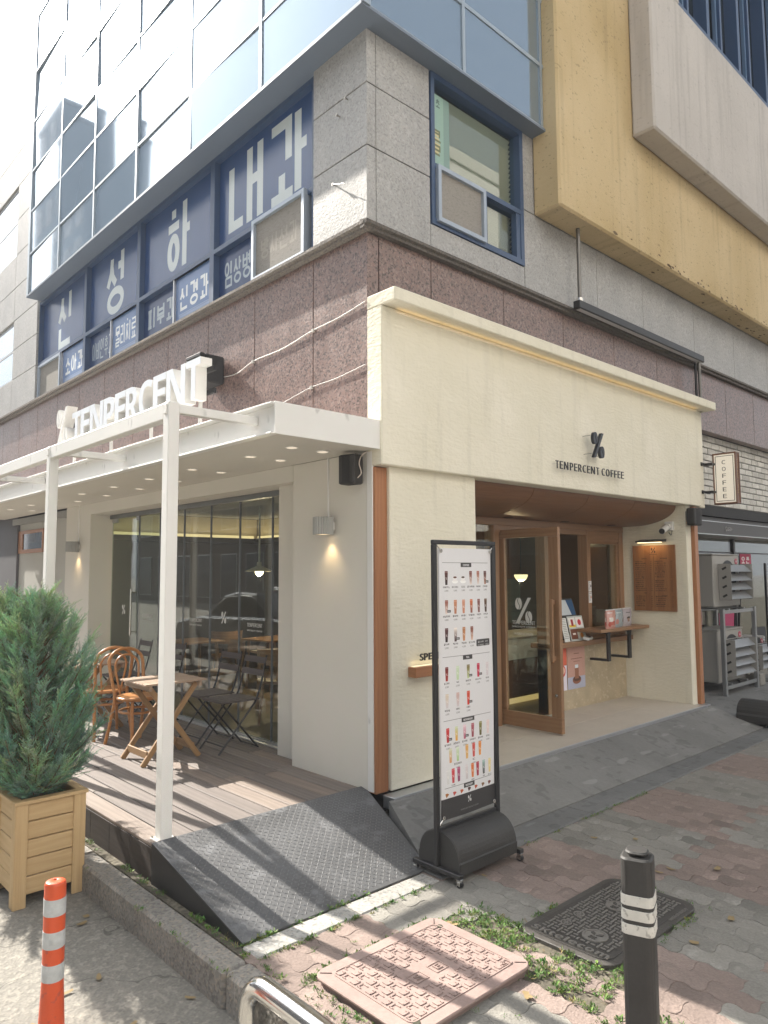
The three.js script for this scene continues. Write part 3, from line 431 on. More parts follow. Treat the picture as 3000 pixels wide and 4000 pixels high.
  // bolts left in the pier, one with a bent wire
  for (const [y, z] of [[5.24, -4.16], [5.33, -4.06], [4.7, -4.21]]) obj('anchor_bolt', [rod([3.41, y, z], [3.375, y, z], 0.006), rod([3.385, y, z], [3.379, y, z], 0.013, 6)], M.steel, bld);
  obj('anchor_bolt', rod([3.385, 4.7, -4.21], [3.35, 4.62, -4.03], 0.003, 6), M.steel, bld);
}
{ // cables sagging over the red granite
  const t = thing('cable', 'thin pale cables pinned across the red granite above the canopy', 'cable');
  obj('wire', tube([[3.4, 3.67, -3.85], [3.402, 3.63, -4.15], [3.4, 3.61, -4.48], [3.402, 3.56, -4.9], [3.4, 3.55, -5.35], [3.4, 3.5, -5.6], [3.4, 3.52, -5.92]], 0.0045, 6, 40), plain(0.45, 0.43, 0.4, 0.5), t);
  obj('wire', tube([[3.4, 3.2, -3.85], [3.402, 3.165, -4.2], [3.4, 3.155, -4.5], [3.402, 3.1, -4.9], [3.4, 3.07, -5.3]], 0.0035, 6, 40), plain(0.3, 0.28, 0.26, 0.5), t);
  for (const [y, z] of [[3.61, -4.48], [3.55, -5.35], [3.155, -4.5]]) obj('clip', Bx(3.392, 3.41, y - 0.012, y + 0.012, z - 0.014, z + 0.014), plain(0.45, 0.43, 0.4, 0.5), t);
}
{ const t = thing('projector_box', 'black boxy floodlight on the red granite at the end of the raised white letters', 'light box');
  obj('housing', Ch(3.2, 3.4, 3.44, 3.70, -6.1, -5.83, 0.012), M.blackMatte, t); obj('hood', [Ch(3.15, 3.2, 3.67, 3.70, -6.1, -5.83, 0.004), Ch(3.15, 3.2, 3.44, 3.67, -6.1, -6.08, 0.004), Ch(3.15, 3.2, 3.44, 3.67, -5.85, -5.83, 0.004)], M.black, t); obj('wall_bracket', Ch(3.4, 3.415, 3.5, 3.64, -5.99, -5.92, 0.004), M.black, t);
}
// ================= cafe: entrance side =================
const cafe = thing('cafe_front', 'cream stucco cafe front with brown wooden posts around a recessed entrance', 'shopfront');
{
  // fascia with projecting cap
  obj('fascia', [Ch(3.405, 8.52, 2.452, 3.602, -3.845, -3.685, 0.008), Ch(8.52, 8.68, 2.44, 3.602, -3.845, -3.71, 0.006)], M.cream, cafe);
  obj('fascia_cap', Ch(3.404, 8.72, 3.604, 3.70, -3.845, -3.548, 0.008), M.cream, cafe);
  const led = glow(1, 0.66, 0.28, 0.1); obj('light_strip', Bx(3.55, 8.45, 3.574, 3.58, -3.684, -3.677), led, cafe);
  const l = new THREE.RectAreaLight(new THREE.Color().setRGB(1, 0.64, 0.25), 0.75, 4.9, 0.012); l.name = 'strip_light'; l.position.set(6.0, 3.582, -3.674); l.lookAt(6.0, 4.582, -3.2); cafe.add(l);
  // wall to the left of the door, posts
  obj('wall_panel', Ch(3.532, 4.48, 0.19, 2.46, -4.7, -3.745, 0.006), M.cream, cafe);
  obj('wood_post', Wd(3.412, 3.530, 0.185, 2.447, -3.85, -3.770, 0.004), M.post, cafe);
  obj('wood_post', Wd(8.345, 8.43, 0.165, 2.44, -3.86, -3.70, 0.004), M.post, cafe);
  obj('return_wall', Ch(8.22, 8.343, 0.17, 2.46, -4.6, -3.742, 0.006), M.cream, cafe);
  // floor of the recess, edge trims
  for (const [a, b] of [[4.482, 5.3], [5.304, 6.1], [6.104, 6.9], [6.904, 7.6], [7.604, 8.22]]) for (const [c, d] of [[-4.56, -4.1], [-4.096, -3.632]]) obj('floor_tile', Ch(a, b, 0.1, 0.19, c, d, 0.002), M.tile, cafe);
  obj('threshold', [Ch(3.45, 8.43, 0.1, 0.184, -3.744, -3.633, 0.003)].concat([Ch(4.49, 8.3, 0.15, 0.194, -3.632, -3.612, 0.003)]), M.alu, cafe);
  // curved timber soffit in four sheets
  const sx = [4.483, 5.43, 6.345, 7.26, 8.218];
  for (let i = 0; i < 4; i++) { const P = [], Q = []; for (let k = 0; k <= 14; k++) { const t = Math.PI / 2 * k / 14; P.push([-3.85 - 0.52 * (1 - Math.cos(t)), 2.462 - 0.225 * Math.sin(t)]); Q.unshift([-3.85 - 0.52 * (1 - Math.cos(t)), 2.475 - 0.225 * Math.sin(t)]); }
    P.push([-4.56, 2.237]); Q.unshift([-4.56, 2.25]);
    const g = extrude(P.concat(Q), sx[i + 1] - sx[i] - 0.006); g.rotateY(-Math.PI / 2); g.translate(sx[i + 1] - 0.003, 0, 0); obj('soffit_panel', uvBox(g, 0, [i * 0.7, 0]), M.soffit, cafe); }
  for (const x of [4.75, 5.78, 6.78, 7.75]) obj('ceiling_spot', [(() => { const g = new THREE.CylinderGeometry(0.05, 0.05, 0.006, 20); g.translate(x, 2.236, -4.42); return g; })()], M.black, cafe);
  obj('ceiling_backing', Bx(4.483, 8.218, 2.48, 2.56, -4.7, -3.86), M.blackMatte, cafe);
  // timber frame of the inner wall
  const z = -4.56, F = [];
  obj('wall_over_beam', Bx(4.483, 8.218, 2.252, 2.56, z - 0.12, z - 0.01), M.blackMatte, cafe); obj('head_beam', Wd(4.483, 8.218, 2.165, 2.236, z - 0.1, z + 0.03), M.door, cafe);
  for (const [a, b] of [[5.70, 5.785], [6.56, 6.65], [7.40, 7.475], [8.12, 8.218]]) obj('frame_post', Wd(a, b, a < 6.6 && a > 5 ? 0.19 : a < 6 ? 0.19 : 0.93, 2.165, z - 0.1, z + 0.022), M.door, cafe);
  obj('frame_rail', Wd(7.475, 8.12, 2.045, 2.165, z - 0.08, z + 0.018), M.door, cafe); obj('frame_rail', Wd(7.475, 8.12, 0.93, 1.03, z - 0.08, z + 0.018), M.door, cafe); obj('frame_rail', Wd(5.785, 6.56, 2.09, 2.165, z - 0.09, z + 0.016), M.door, cafe);
  obj('frame_rail', Wd(6.65, 7.40, 2.115, 2.165, z - 0.09, z + 0.016), M.door, cafe);
  const sash = obj('sash_frame', [Bx(7.475, 7.50, 1.03, 2.045, z - 0.03, z), Bx(8.095, 8.12, 1.03, 2.045, z - 0.03, z), Bx(7.5, 8.095, 2.02, 2.045, z - 0.03, z), Bx(7.5, 8.095, 1.03, 1.055, z - 0.03, z)], M.door, cafe); obj('pane', Bx(7.5, 8.095, 1.03, 2.045, z - 0.02, z - 0.014), M.pane, sash);
  obj('side_pane', Bx(4.483, 5.70, 0.25, 2.165, z - 0.02, z - 0.012), M.pane, cafe); obj('side_rail', Wd(4.483, 5.70, 0.19, 0.25, z - 0.05, z + 0.01), M.door, cafe);
  obj('serving_counter', Wd(6.56, 8.218, 0.875, 0.93, -4.75, -4.44, 0.006), M.door, cafe);
  obj('counter_wall', Ch(6.64, 8.218, 0.19, 0.874, -4.66, -4.545, 0.003), M.travertine, cafe);
  obj('counter_wall_end', Wd(6.56, 6.638, 0.19, 0.874, -4.66, -4.53), M.door, cafe);
}
{ // open glazed door, hinged at the left post and swung out square to the wall
  const d = obj('entrance_door', [Wd(5.808, 5.852, 2.03, 2.115, -4.575, -3.87), Wd(5.808, 5.852, 0.205, 0.345, -4.575, -3.87), Wd(5.808, 5.852, 0.346, 2.029, -4.575, -4.50), Wd(5.808, 5.852, 0.346, 2.029, -3.98, -3.87)], M.door, cafe);
  obj('pane', Bx(5.826, 5.834, 0.346, 2.029, -4.5, -3.98), M.pane, d);
  obj('handle', [Wd(5.75, 5.775, 0.86, 1.44, -3.945, -3.91), Wd(5.775, 5.807, 1.39, 1.43, -3.94, -3.915), Wd(5.775, 5.807, 0.87, 0.91, -3.94, -3.915), Wd(5.885, 5.91, 0.86, 1.44, -3.945, -3.91), Wd(5.853, 5.885, 1.39, 1.43, -3.94, -3.915), Wd(5.853, 5.885, 0.87, 0.91, -3.94, -3.915)], M.door, d);
  obj('lock', [rod([5.80, 0.55, -3.92], [5.86, 0.55, -3.92], 0.016, 14), rod([5.785, 0.55, -3.92], [5.80, 0.55, -3.92], 0.009, 10)], M.chrome, d);
  const w = M.filmWhite, em = emblem(0.25, 0.0015); em.forEach((g) => place(g, [5.823, 1.32, -4.29], -Math.PI / 2)); obj('door_lettering', [...em, ...[['TENPERCENT', 0.27, 0.036, 1.185], ['SPECIALTY COFFEE', 0.27, 0.015, 1.155], ['BUSINESS HOURS', 0.22, 0.02, 1.085]].map(([s, W, h, y]) => place(text(s, W, h, 0.0015, fontR), [5.823, y, -4.29 - W / 2], -Math.PI / 2)), Bx(5.8215, 5.823, 1.133, 1.135, -4.43, -4.15)], w, d);
}
{ // cafe: room behind the glass and behind the door
  const room = structure('cafe_interior'); const dark = plain(0.075, 0.062, 0.055, 0.6), floor = plain(0.20, 0.15, 0.08, 0.45), ceil = plain(0.42, 0.4, 0.36, 0.8);
  obj('floor', [Bx(3.69, 6.5, 0.1, 0.196, -10.1, -4.7), Bx(6.5, 9.2, 0.1, 0.195, -7.4, -4.66)], floor, room);
  obj('ceiling', [Bx(3.7, 6.5, 2.56, 2.62, -10.1, -4.0), Bx(6.5, 9.2, 2.56, 2.62, -7.4, -3.96)], ceil, room);
  obj('back_wall', [Bx(3.7, 6.6, 0.19, 2.56, -10.2, -10.0), Bx(6.48, 6.6, 0.19, 2.56, -10.0, -6.25)], dark, room);
  obj('side_wall', [Bx(8.9, 9.0, 0.19, 2.56, -7.4, -4.6), Bx(6.6, 9.0, 0.19, 2.56, -7.4, -7.3), Bx(3.52, 3.7, 0.1, 2.43, -10.1, -9.05), Bx(8.345, 9.0, 0.1, 2.56, -4.62, -4.5)], plain(0.09, 0.06, 0.04, 0.7), room);
  for (let x = 6.6, i = 0; x < 8.9; x += 0.29, i++) obj('wall_board', Wd(x, x + 0.286, 1.6, 2.56, -6.62, -6.6, 0.001), M.inWood, room);
  const tl = plain(0.16, 0.19, 0.165, 0.25); for (let y = 0.95, r = 0; y < 1.58; y += 0.08, r++) obj('wall_tiles', Bx(6.6, 8.9, y, y + 0.077, -6.62, -6.605), tl, room); obj('wall_backing', Bx(6.6, 8.9, 0.19, 2.56, -6.66, -6.625), dark, room);
  obj('cove', [Bx(3.7, 6.3, 2.16, 2.24, -10.0, -9.82), Bx(6.3, 6.48, 2.16, 2.24, -10.0, -6.3)], plain(0.05, 0.042, 0.038, 0.7), room);
  obj('cove_wall', [Bx(3.71, 6.46, 2.241, 2.555, -9.999, -9.996), Bx(6.476, 6.479, 2.241, 2.555, -9.995, -6.3)], plain(0.6, 0.52, 0.36, 0.8), room); const yl = glow(1, 0.76, 0.36, 0.32); obj('cove_lamp', [Bx(3.72, 6.4, 2.25, 2.29, -9.995, -9.985), Bx(6.465, 6.475, 2.25, 2.29, -9.98, -6.3)], yl, room);
  for (const [p, q, w] of [[[5.05, 2.3, -9.9], [5.05, 3, -9.9], 2.6], [[6.4, 2.3, -8.2], [6.4, 3, -8.2], 3.4]]) { const l = new THREE.RectAreaLight(new THREE.Color().setRGB(1, 0.8, 0.5), 0.9, w, 0.08); l.name = 'cove_light'; l.position.set(...p); l.lookAt(...q); if (w > 3) l.rotateZ(Math.PI / 2); room.add(l); }
  // service counter
  const c = thing('service_counter', 'cream and wood service counter inside the cafe seen through the open door', 'counter');
  obj('front', Ch(6.35, 8.2, 0.7, 0.93, -5.75, -5.1, 0.004), plain(0.55, 0.52, 0.42, 0.6), c); obj('base', Wd(6.37, 8.18, 0.27, 0.7, -5.73, -5.13), M.inWood, c); obj('kick_light', Bx(6.37, 8.1, 0.2, 0.268, -5.7, -5.16), glow(1, 0.7, 0.25, 0.14), c); obj('worktop', Ch(6.33, 8.22, 0.93, 0.955, -5.77, -5.08, 0.004), plain(0.3, 0.26, 0.2, 0.4), c);
  // pendants
  const pend = (name, label, x, y, z) => { const t = thing(name, label, 'pendant lamp', [x, y, z]); const sh = new THREE.LatheGeometry([[0.19, 0], [0.06, 0.055], [0.03, 0.075], [0.03, 0.12], [0.0, 0.12]].map((p) => new THREE.Vector2(...p)), 28); obj('lamp_shade', sh, plain(0.6, 0.55, 0.42, 0.5, { side: THREE.DoubleSide }), t); const b = new THREE.SphereGeometry(0.055, 20, 12); b.translate(0, -0.005, 0); obj('bulb', b, glow(1, 0.82, 0.5, 2.2), t); obj('cable', rod([0, 0.12, 0], [0, 2.56 - y, 0], 0.012, 8), plain(0.6, 0.58, 0.52, 0.5), t); const l = new THREE.PointLight(new THREE.Color().setRGB(1, 0.8, 0.5), 0.55); l.name = 'pendant_light'; l.position.set(0, -0.09, 0); t.add(l); return t; };
  pend('pendant_lamp', 'conical pale pendant lamp with lit bulb behind the folding glass wall', 5.2, 1.72, -7.98);
  const t = thing('bowl_pendant', 'small lit half-bowl lamp seen through the open entrance door', 'pendant lamp', [7.5, 1.66, -5.55]); const bw = new THREE.SphereGeometry(0.085, 20, 8, 0, Math.PI * 2, Math.PI / 2, Math.PI / 2); obj('bowl', bw, glow(1, 0.8, 0.4, 0.5), t); obj('cable', rod([0, 0, 0], [0, 0.9, 0], 0.006, 6), M.black, t); const l2 = new THREE.PointLight(new THREE.Color().setRGB(1, 0.78, 0.45), 0.22); l2.name = 'bowl_light'; l2.position.set(0, -0.12, 0); t.add(l2);
}
{ // goods on the counter
  const pos = thing('till_screen', 'dark till with a tilted touch screen on the serving counter', 'till', [7.13, 0.93, -4.62]);
  const s = Ch(-0.17, 0.17, 0, 0.235, -0.03, 0, 0.012); s.rotateX(-0.3); s.translate(0, 0.24, 0); obj('screen_case', s, M.blackPlastic, pos);
  const sc = canvasMat(128, 96, (x, W, H) => { x.fillStyle = '#3d5f86'; x.fillRect(0, 0, W, H); x.fillStyle = '#c9d3da'; x.beginPath(); x.moveTo(0, 0); x.lineTo(70, 0); x.lineTo(92, H); x.lineTo(0, H); x.fill(); }, { roughness: 0.1 }); const scr = keep(new THREE.PlaneGeometry(0.29, 0.175)); scr.translate(0, 0.125, 0.002); scr.rotateX(-0.3); scr.translate(0, 0.24, 0); obj('screen', scr, sc, pos); obj('stand', [Ch(-0.09, 0.09, 0, 0.02, -0.12, 0.06, 0.004), Ch(-0.05, 0.05, 0.02, 0.3, -0.08, -0.04, 0.004)], M.blackPlastic, pos);
  const fl = (name, label, x, w, h, draw, zz) => { const t = thing(name, label, 'display card', [x, 0.93, zz ?? -4.5]); const mt = canvasMat(180, Math.round(180 * h / w), draw, { roughness: 0.3 }); const p = keep(new THREE.PlaneGeometry(w, h)); p.translate(0, h / 2, 0.002); p.rotateX(-0.22); obj('card', p, mt, t); const b = Ch(-w / 2, w / 2, 0, h, -0.004, 0, 0.001); b.rotateX(-0.22); obj('holder', b, plain(0.75, 0.77, 0.77, 0.2), t); return t; };
  fl('drink_card', 'clear stand of four drink photos on the counter below the till screen', 7.13, 0.30, 0.275, (x, W, H) => {
    x.fillStyle = '#c3cbc9'; x.fillRect(0, 0, W, H); const B = [[8, 10, '#f1f1ee'], [W / 2 + 4, 10, '#f3efee'], [8, H / 2 + 4, '#7a4b37'], [W / 2 + 4, H / 2 + 4, '#efe6d6']]; B.forEach(([a, b, c]) => { x.fillStyle = c; x.fillRect(a, b, W / 2 - 14, H / 2 - 16); });
    x.fillStyle = '#e9c93e'; x.fillRect(8, 58, W / 2 - 14, 16); x.fillRect(W / 2 + 4, H / 2 + 4, W / 2 - 14, 22); x.fillStyle = '#a5262b'; x.fillRect(34, 22, 26, 44); x.fillStyle = '#cc3340'; x.beginPath(); x.arc(W * 0.74, 44, 20, 0, 7); x.fill(); x.fillStyle = '#f2efe9'; x.fillRect(30, H / 2 + 30, 34, 12); x.fillStyle = '#e8952a'; x.beginPath(); x.arc(W * 0.74, H * 0.8, 18, 0, 7); x.fill();
  });
  fl('price_card', 'narrow white price card on the counter left of the drink photos', 6.9, 0.1, 0.26, (x, W, H) => { x.fillStyle = '#dfe2df'; x.fillRect(0, 0, W, H); x.fillStyle = '#888'; for (let i = 0; i < 12; i++) x.fillRect(20, 20 + i * 34, W - 50, 10); });
  const ct = thing('card_terminal', 'small white card terminal lying in front of the drink photos', 'terminal', [7.2, 0.93, -4.44], 0.35); const tb = Ch(-0.11, 0.11, 0, 0.03, -0.035, 0.035, 0.006); tb.rotateX(0.25); tb.translate(0, 0.012, 0); obj('case', tb, plain(0.72, 0.73, 0.72, 0.4), ct); const kp = Bx(0.01, 0.07, 0.031, 0.034, -0.02, 0.02); kp.rotateX(0.25); kp.translate(0, 0.012, 0); obj('display', kp, M.black, ct);
  const st = (label, y0, y1, at) => tag(sheet('notice', null, canvasMat(96, 210, (x, W, H) => { x.fillStyle = '#dfdede'; x.fillRect(0, 0, W, H); x.fillStyle = '#333'; x.font = 'bold 17px sans-serif'; x.fillText(at, 10, 32); x.fillStyle = '#777'; for (let i = 0; i < 8; i++) x.fillRect(10, 52 + i * 16, 30 + (i * 37) % 40, 5); x.fillStyle = at === 'DARK' ? '#55565a' : '#d98b6a'; x.beginPath(); x.arc(72, 100, 18, 0, 7); x.fill(); }), 'z', 7.405, 7.468, y0, y1, -4.533, label), label, 'notice');
  st('white notice headed DARK on the wooden window post', 1.465, 1.585, 'DARK'); st('white notice headed MEDIUM, lower one on the window post', 1.335, 1.458, 'MEDIUM');
  const poster = (label, draw, x0, x1) => tag(sheet('poster', null, canvasMat(300, 420, draw, { roughness: 0.55 }), 'z', x0, x1, 0.405, 0.868, -4.538, label), label, 'poster');
  poster('coral poster of cut fruit half hidden behind the open door', (x, W, H) => { x.fillStyle = '#d9684f'; x.fillRect(0, 0, W, H); x.fillStyle = '#e2ddea'; x.fillRect(0, H * 0.42, W, H); x.fillStyle = '#e9e4dd'; x.beginPath(); x.ellipse(50, 190, 28, 60, 0, 0, 7); x.fill(); x.fillStyle = '#c93a36'; x.beginPath(); x.arc(220, 230, 60, 0, 7); x.fill(); x.fillStyle = '#e8b9a5'; x.beginPath(); x.arc(232, 226, 38, 0, 7); x.fill(); x.fillStyle = '#b83835'; x.fillRect(90, 270, 60, 110); x.fillStyle = '#9d8aa0'; x.fillRect(20, H - 26, 80, 8); }, 6.585, 6.925);
  poster('dusty pink poster of a tall iced drink on the stone wall', (x, W, H) => { x.fillStyle = '#c49a8d'; x.fillRect(0, 0, W, H); x.fillStyle = '#aeb2c6'; x.fillRect(0, H * 0.72, W, H); x.fillStyle = '#8b5a45'; x.beginPath(); x.ellipse(155, H * 0.8, 72, 40, 0, 0, 7); x.fill(); x.fillStyle = '#5c3a2c'; x.beginPath(); x.ellipse(155, H * 0.77, 66, 26, 0, 0, 7); x.fill(); x.fillStyle = '#9b6a52'; x.fillRect(122, H * 0.5, 66, H * 0.27); x.fillStyle = '#dfe5ea'; x.fillRect(126, H * 0.44, 56, 34); x.fillStyle = '#7d5247'; x.fillRect(110, 70, 90, 7); x.fillRect(60, 120, 190, 6); x.fillRect(100, 150, 110, 4); }, 6.94, 7.29);
  const sh = thing('takeaway_shelf', 'wooden takeaway shelf on two black brackets under the window', 'shelf'); obj('board', Wd(7.12, 8.2, 1.025, 1.06, -4.53, -4.22, 0.004), M.door, sh);
  for (const x of [7.36, 7.82]) obj('bracket', [Ch(x - 0.028, x + 0.028, 1.0, 1.024, -4.5, -4.26, 0.002), Ch(x - 0.028, x + 0.028, 0.70, 1.0, -4.29, -4.265, 0.002), Ch(x - 0.028, x + 0.028, 0.70, 0.725, -4.5, -4.29, 0.002)], M.black, sh);
  const bag = (label, x, z, base, art) => { const t = thing('coffee_bag', label, 'packet', [x, 1.06, z], 0.05, 'coffee packets on the shelf'); const g = new THREE.BoxGeometry(0.21, 0.2, 0.05, 8, 10, 2), p = g.attributes.position; for (let i = 0; i < p.count; i++) { const y = p.getY(i) / 0.1, xx = p.getX(i) / 0.105; p.setZ(i, p.getZ(i) * (0.15 + 0.85 * Math.pow(Math.max(0, 1 - y * y * 0.9), 0.5) * (1 - 0.7 * xx * xx)) + 0.003 * Math.sin(i * 2.3)); } g.translate(0, 0.1, 0); g.computeVertexNormals(); const u = g.attributes.uv; obj('pouch', keep(g), canvasMat(128, 128, (c, W, H) => { c.fillStyle = base; c.fillRect(0, 0, W, H); art(c, W, H); }, { roughness: 0.22, clearcoat: 0.6 }), t); obj('seal', Ch(-0.105, 0.105, 0.195, 0.21, -0.003, 0.003, 0.001), plain(0.6, 0.6, 0.6, 0.3), t); };
  bag('coral printed coffee packet, front one on the takeaway shelf', 7.40, -4.27, '#c9978c', (c, W, H) => { c.fillStyle = '#b2473d'; c.beginPath(); c.arc(40, 96, 20, 0, 7); c.fill(); c.fillRect(60, 78, 56, 26); c.fillStyle = '#e6ddd6'; c.fillRect(30, 50, 50, 30); c.fillRect(14, 14, 60, 6); });
  bag('pale blue grey coffee packet between the coral and the silver one', 7.63, -4.31, '#9aa7ad', (c, W, H) => { c.fillStyle = '#c2857e'; c.beginPath(); c.arc(36, 86, 20, 0, 7); c.fill(); c.fillStyle = '#cfd8da'; c.fillRect(30, 20, 70, 6); });
  bag('silver coffee packet with a dark cup print, last on the shelf', 7.89, -4.34, '#b4aeb4', (c, W, H) => { c.fillStyle = '#4a3a35'; c.beginPath(); c.ellipse(66, 68, 26, 10, 0, 0, 7); c.fill(); c.fillStyle = '#8d6f62'; c.fillRect(48, 72, 36, 24); c.fillStyle = '#6d696d'; c.fillRect(30, 26, 70, 5); });
}
{ // raised logo and words on the fascia
  const t = thing('fascia_logo', 'black raised percent emblem above a line of black letters standing off the cream fascia', 'sign');
  const e = emblem(0.245, 0.03); e.forEach((g) => g.translate(6.10, 2.885, -3.61)); obj('emblem', e, plain(0.02, 0.025, 0.035, 0.4), t);
  const W = 1.205, x0 = 5.46; for (const [c, x, w] of letters('TENPERCENT COFFEE', W, 0.073)) { const g = text(c, w * 0.68, 0.07, 0.008, fontR); g.translate(x0 + x, 2.614, -3.64); obj('letter', g, M.black, t); }
  const pins = []; for (let i = 0; i < 17; i++) pins.push(rod([5.48 + i * 0.073, 2.66, -3.69], [5.48 + i * 0.073, 2.66, -3.635], 0.0012, 5)); for (const [x, y] of [[5.99, 2.97], [6.2, 2.97], [6.0, 2.8], [6.2, 2.8]]) pins.push(rod([x, y, -3.69], [x, y, -3.6], 0.003, 5)); obj('pins', pins, M.steel, t);
  const s = thing('wall_lettering', 'black SPECIALTY COFFEE letters on pins above the small lit ledge', 'sign'); const S = 'SPECIALTY COFFEE'; for (const [c, x, w] of letters(S, 0.72, 0.05)) { const g = text(c, w * 0.84, 0.05, 0.006); g.translate(3.775 + x, 1.063, -3.70); obj('letter', g, M.black, s); }
  const pp = []; for (let i = 0; i < 14; i++) pp.push(rod([3.79 + i * 0.05, 1.1, -3.746], [3.79 + i * 0.05, 1.1, -3.698], 0.0015, 5)); obj('pins', pp, M.steel, s);
  const l = thing('lit_ledge', 'small wooden ledge with a warm light strip under the SPECIALTY letters', 'ledge'); obj('board', Wd(3.70, 4.44, 0.95, 1.022, -3.745, -3.665, 0.003), M.post, l); obj('light_strip', Bx(3.72, 4.42, 1.022, 1.027, -3.735, -3.705), glow(1, 0.78, 0.4, 0.3), l); const a = new THREE.RectAreaLight(new THREE.Color().setRGB(1, 0.78, 0.4), 0.5, 0.7, 0.03); a.name = 'ledge_light'; a.position.set(4.07, 1.03, -3.72); a.lookAt(4.07, 3, -3.72); l.add(a);
}
{ // wooden menu board with a picture light
  const t = thing('menu_board', 'wooden drinks menu board with small dark print on the return wall', 'menu board');
  const mt = canvasMat(512, 760, (x, W, H) => {
    for (let i = 0; i < 7; i++) { x.fillStyle = ['#8d5f3a', '#94663f', '#875a36', '#9a6b43'][i % 4]; x.fillRect(i * W / 7, 0, W / 7 + 1, H); } for (let i = 0; i < 1500; i++) { x.fillStyle = `rgba(${rnd() < 0.5 ? '60,35,18' : '190,140,95'},0.10)`; x.fillRect(rnd() * W, rnd() * H, 2, 30 + rnd() * 60); }
    x.strokeStyle = x.fillStyle = '#33211a'; x.lineWidth = 3; x.beginPath(); x.moveTo(W / 2, 130); x.lineTo(W / 2, 720); x.stroke();
    x.save(); x.translate(W / 2, 60); x.lineWidth = 9; x.beginPath(); x.moveTo(22, -32); x.lineTo(-22, 32); x.stroke(); for (const [a, b] of [[-18, -16], [18, 16]]) { x.beginPath(); x.ellipse(a, b, 9, 15, 0, 0, 7); x.fill(); } x.restore(); x.font = 'bold 15px sans-serif'; x.fillText('TENPERCENT', W / 2 - 50, 112); x.font = 'bold 17px sans-serif'; x.fillText('COFFEE', 110, 160); x.fillText('BEVERAGE', 335, 160); x.fillText('TEA', 130, 560); x.fillText('DESSERT', 340, 590);
    const N = ['아메리카노', '에스프레소', '카페라떼', '바닐라라떼', '카라멜', '콜드브루', '연유라떼', '자몽에이드', '레몬에이드', '밀크쉐이크', '녹차라떼', '초코라떼']; for (let c = 0; c < 2; c++) for (let r = 0; r < 24; r++) { if (r === 16 || r === 17 || (c && r === 9)) continue; hangul(x, N[(r * 5 + c * 3) % 12], 24 + c * 244, 180 + r * 22.5, 100 + (r * 37) % 40, 13, 2); x.font = 'bold 14px sans-serif'; x.fillText(['2.0', '3.3', '3.8', '4.0'][r % 4], 212 + c * 244, 193 + r * 22.5); }
  }, { roughness: 0.5 });
  const y0 = 1.225, y1 = 2.0, z0 = -4.40, z1 = -3.875; obj('board', Ch(8.195, 8.218, y0, y1, z0, z1, 0.002), M.door, t);
  const p = keep(new THREE.PlaneGeometry(z1 - z0, y1 - y0)); p.rotateY(-Math.PI / 2); p.translate(8.1935, (y0 + y1) / 2, (z0 + z1) / 2); obj('print', p, mt, t);
  const l = thing('picture_light', 'black picture light fixed above the wooden menu board', 'lamp'); const h = extrude([[0, 0], [-0.12, -0.02], [-0.12, -0.035], [-0.01, -0.03]], 0.33); h.translate(8.215, 2.07, -4.31); obj('shade', h, M.black, l); obj('tube', Bx(8.11, 8.14, 2.028, 2.034, -4.29, -4.0), glow(1, 0.75, 0.4, 1.2), l);
  const s = new THREE.RectAreaLight(new THREE.Color().setRGB(1, 0.72, 0.38), 5, 0.28, 0.03); s.name = 'picture_light_lamp'; s.position.set(8.12, 2.025, -4.145); s.lookAt(8.2, 1.2, -4.145); l.add(s);
}
{ // projecting sign
  const t = thing('blade_sign', 'wooden framed lit sign projecting over the pavement with upright COFFEE lettering', 'sign'); const x0 = 8.75, x1 = 8.86, z0 = -3.63, z1 = -3.36, y0 = 2.48, y1 = 3.09;
  obj('frame', [Wd(x0 - 0.004, x1, y0, y0 + 0.018, z0, z1), Wd(x0 - 0.004, x1, y1 - 0.018, y1, z0, z1), Wd(x0 - 0.004, x1, y0 + 0.018, y1 - 0.018, z0, z0 + 0.016), Wd(x0 - 0.004, x0 + 0.02, y0 + 0.018, y1 - 0.018, z1 - 0.016, z1), Wd(x1 - 0.02, x1, y0 + 0.018, y1 - 0.018, z1 - 0.016, z1), Wd(x0 + 0.02, x1 - 0.02, y0 + 0.018, y1 - 0.018, z1 - 0.02, z1 - 0.008)], tint(wA, 0.33, 0.16, 0.09), t);
  const face = glow(1, 0.86, 0.66, 0.1); face.color.setRGB(0.72, 0.7, 0.64); obj('lit_face', Bx(x0 + 0.002, x0 + 0.01, y0 + 0.018, y1 - 0.018, z0 + 0.016, z1 - 0.016), face, t);
  const bd = []; const a = z0 + 0.03, b = z1 - 0.03, c = y0 + 0.035, d = y1 - 0.035, w = 0.006; bd.push(Bx(x0, x0 + 0.0019, c, d, a, a + w), Bx(x0, x0 + 0.0019, c, d, b - w, b), Bx(x0, x0 + 0.0019, c, c + w, a + w, b - w), Bx(x0, x0 + 0.0019, d - w, d, a + w, b - w)); obj('border', bd, M.black, t);
  [...'COFFEE'].forEach((ch, i) => { const g = text(ch, 0.042, 0.048, 0.0015, fontR); place(g, [x0 + 0.0015, 2.955 - i * 0.081, (z0 + z1) / 2 - 0.028], -Math.PI / 2); obj('letter', g, M.black, t); });
  const side = text('HAND DRIP COFFEE', 0.42, 0.028, 0.001, fontR); side.rotateZ(-Math.PI / 2); side.translate(8.79, 3.02, z1 - 0.007); obj('side_lettering', side, plain(0.5, 0.33, 0.16, 0.5), t);
  for (const y of [2.63, 2.965]) obj('bracket', [Ch(8.60, 8.8, y - 0.016, y + 0.016, -3.70, -3.69, 0.002), Ch(8.66, 8.75, y - 0.012, y + 0.012, -3.69, -3.60, 0.002), Ch(8.60, 8.64, y - 0.022, y + 0.022, -3.71, -3.70, 0.002)], M.black, t);
}
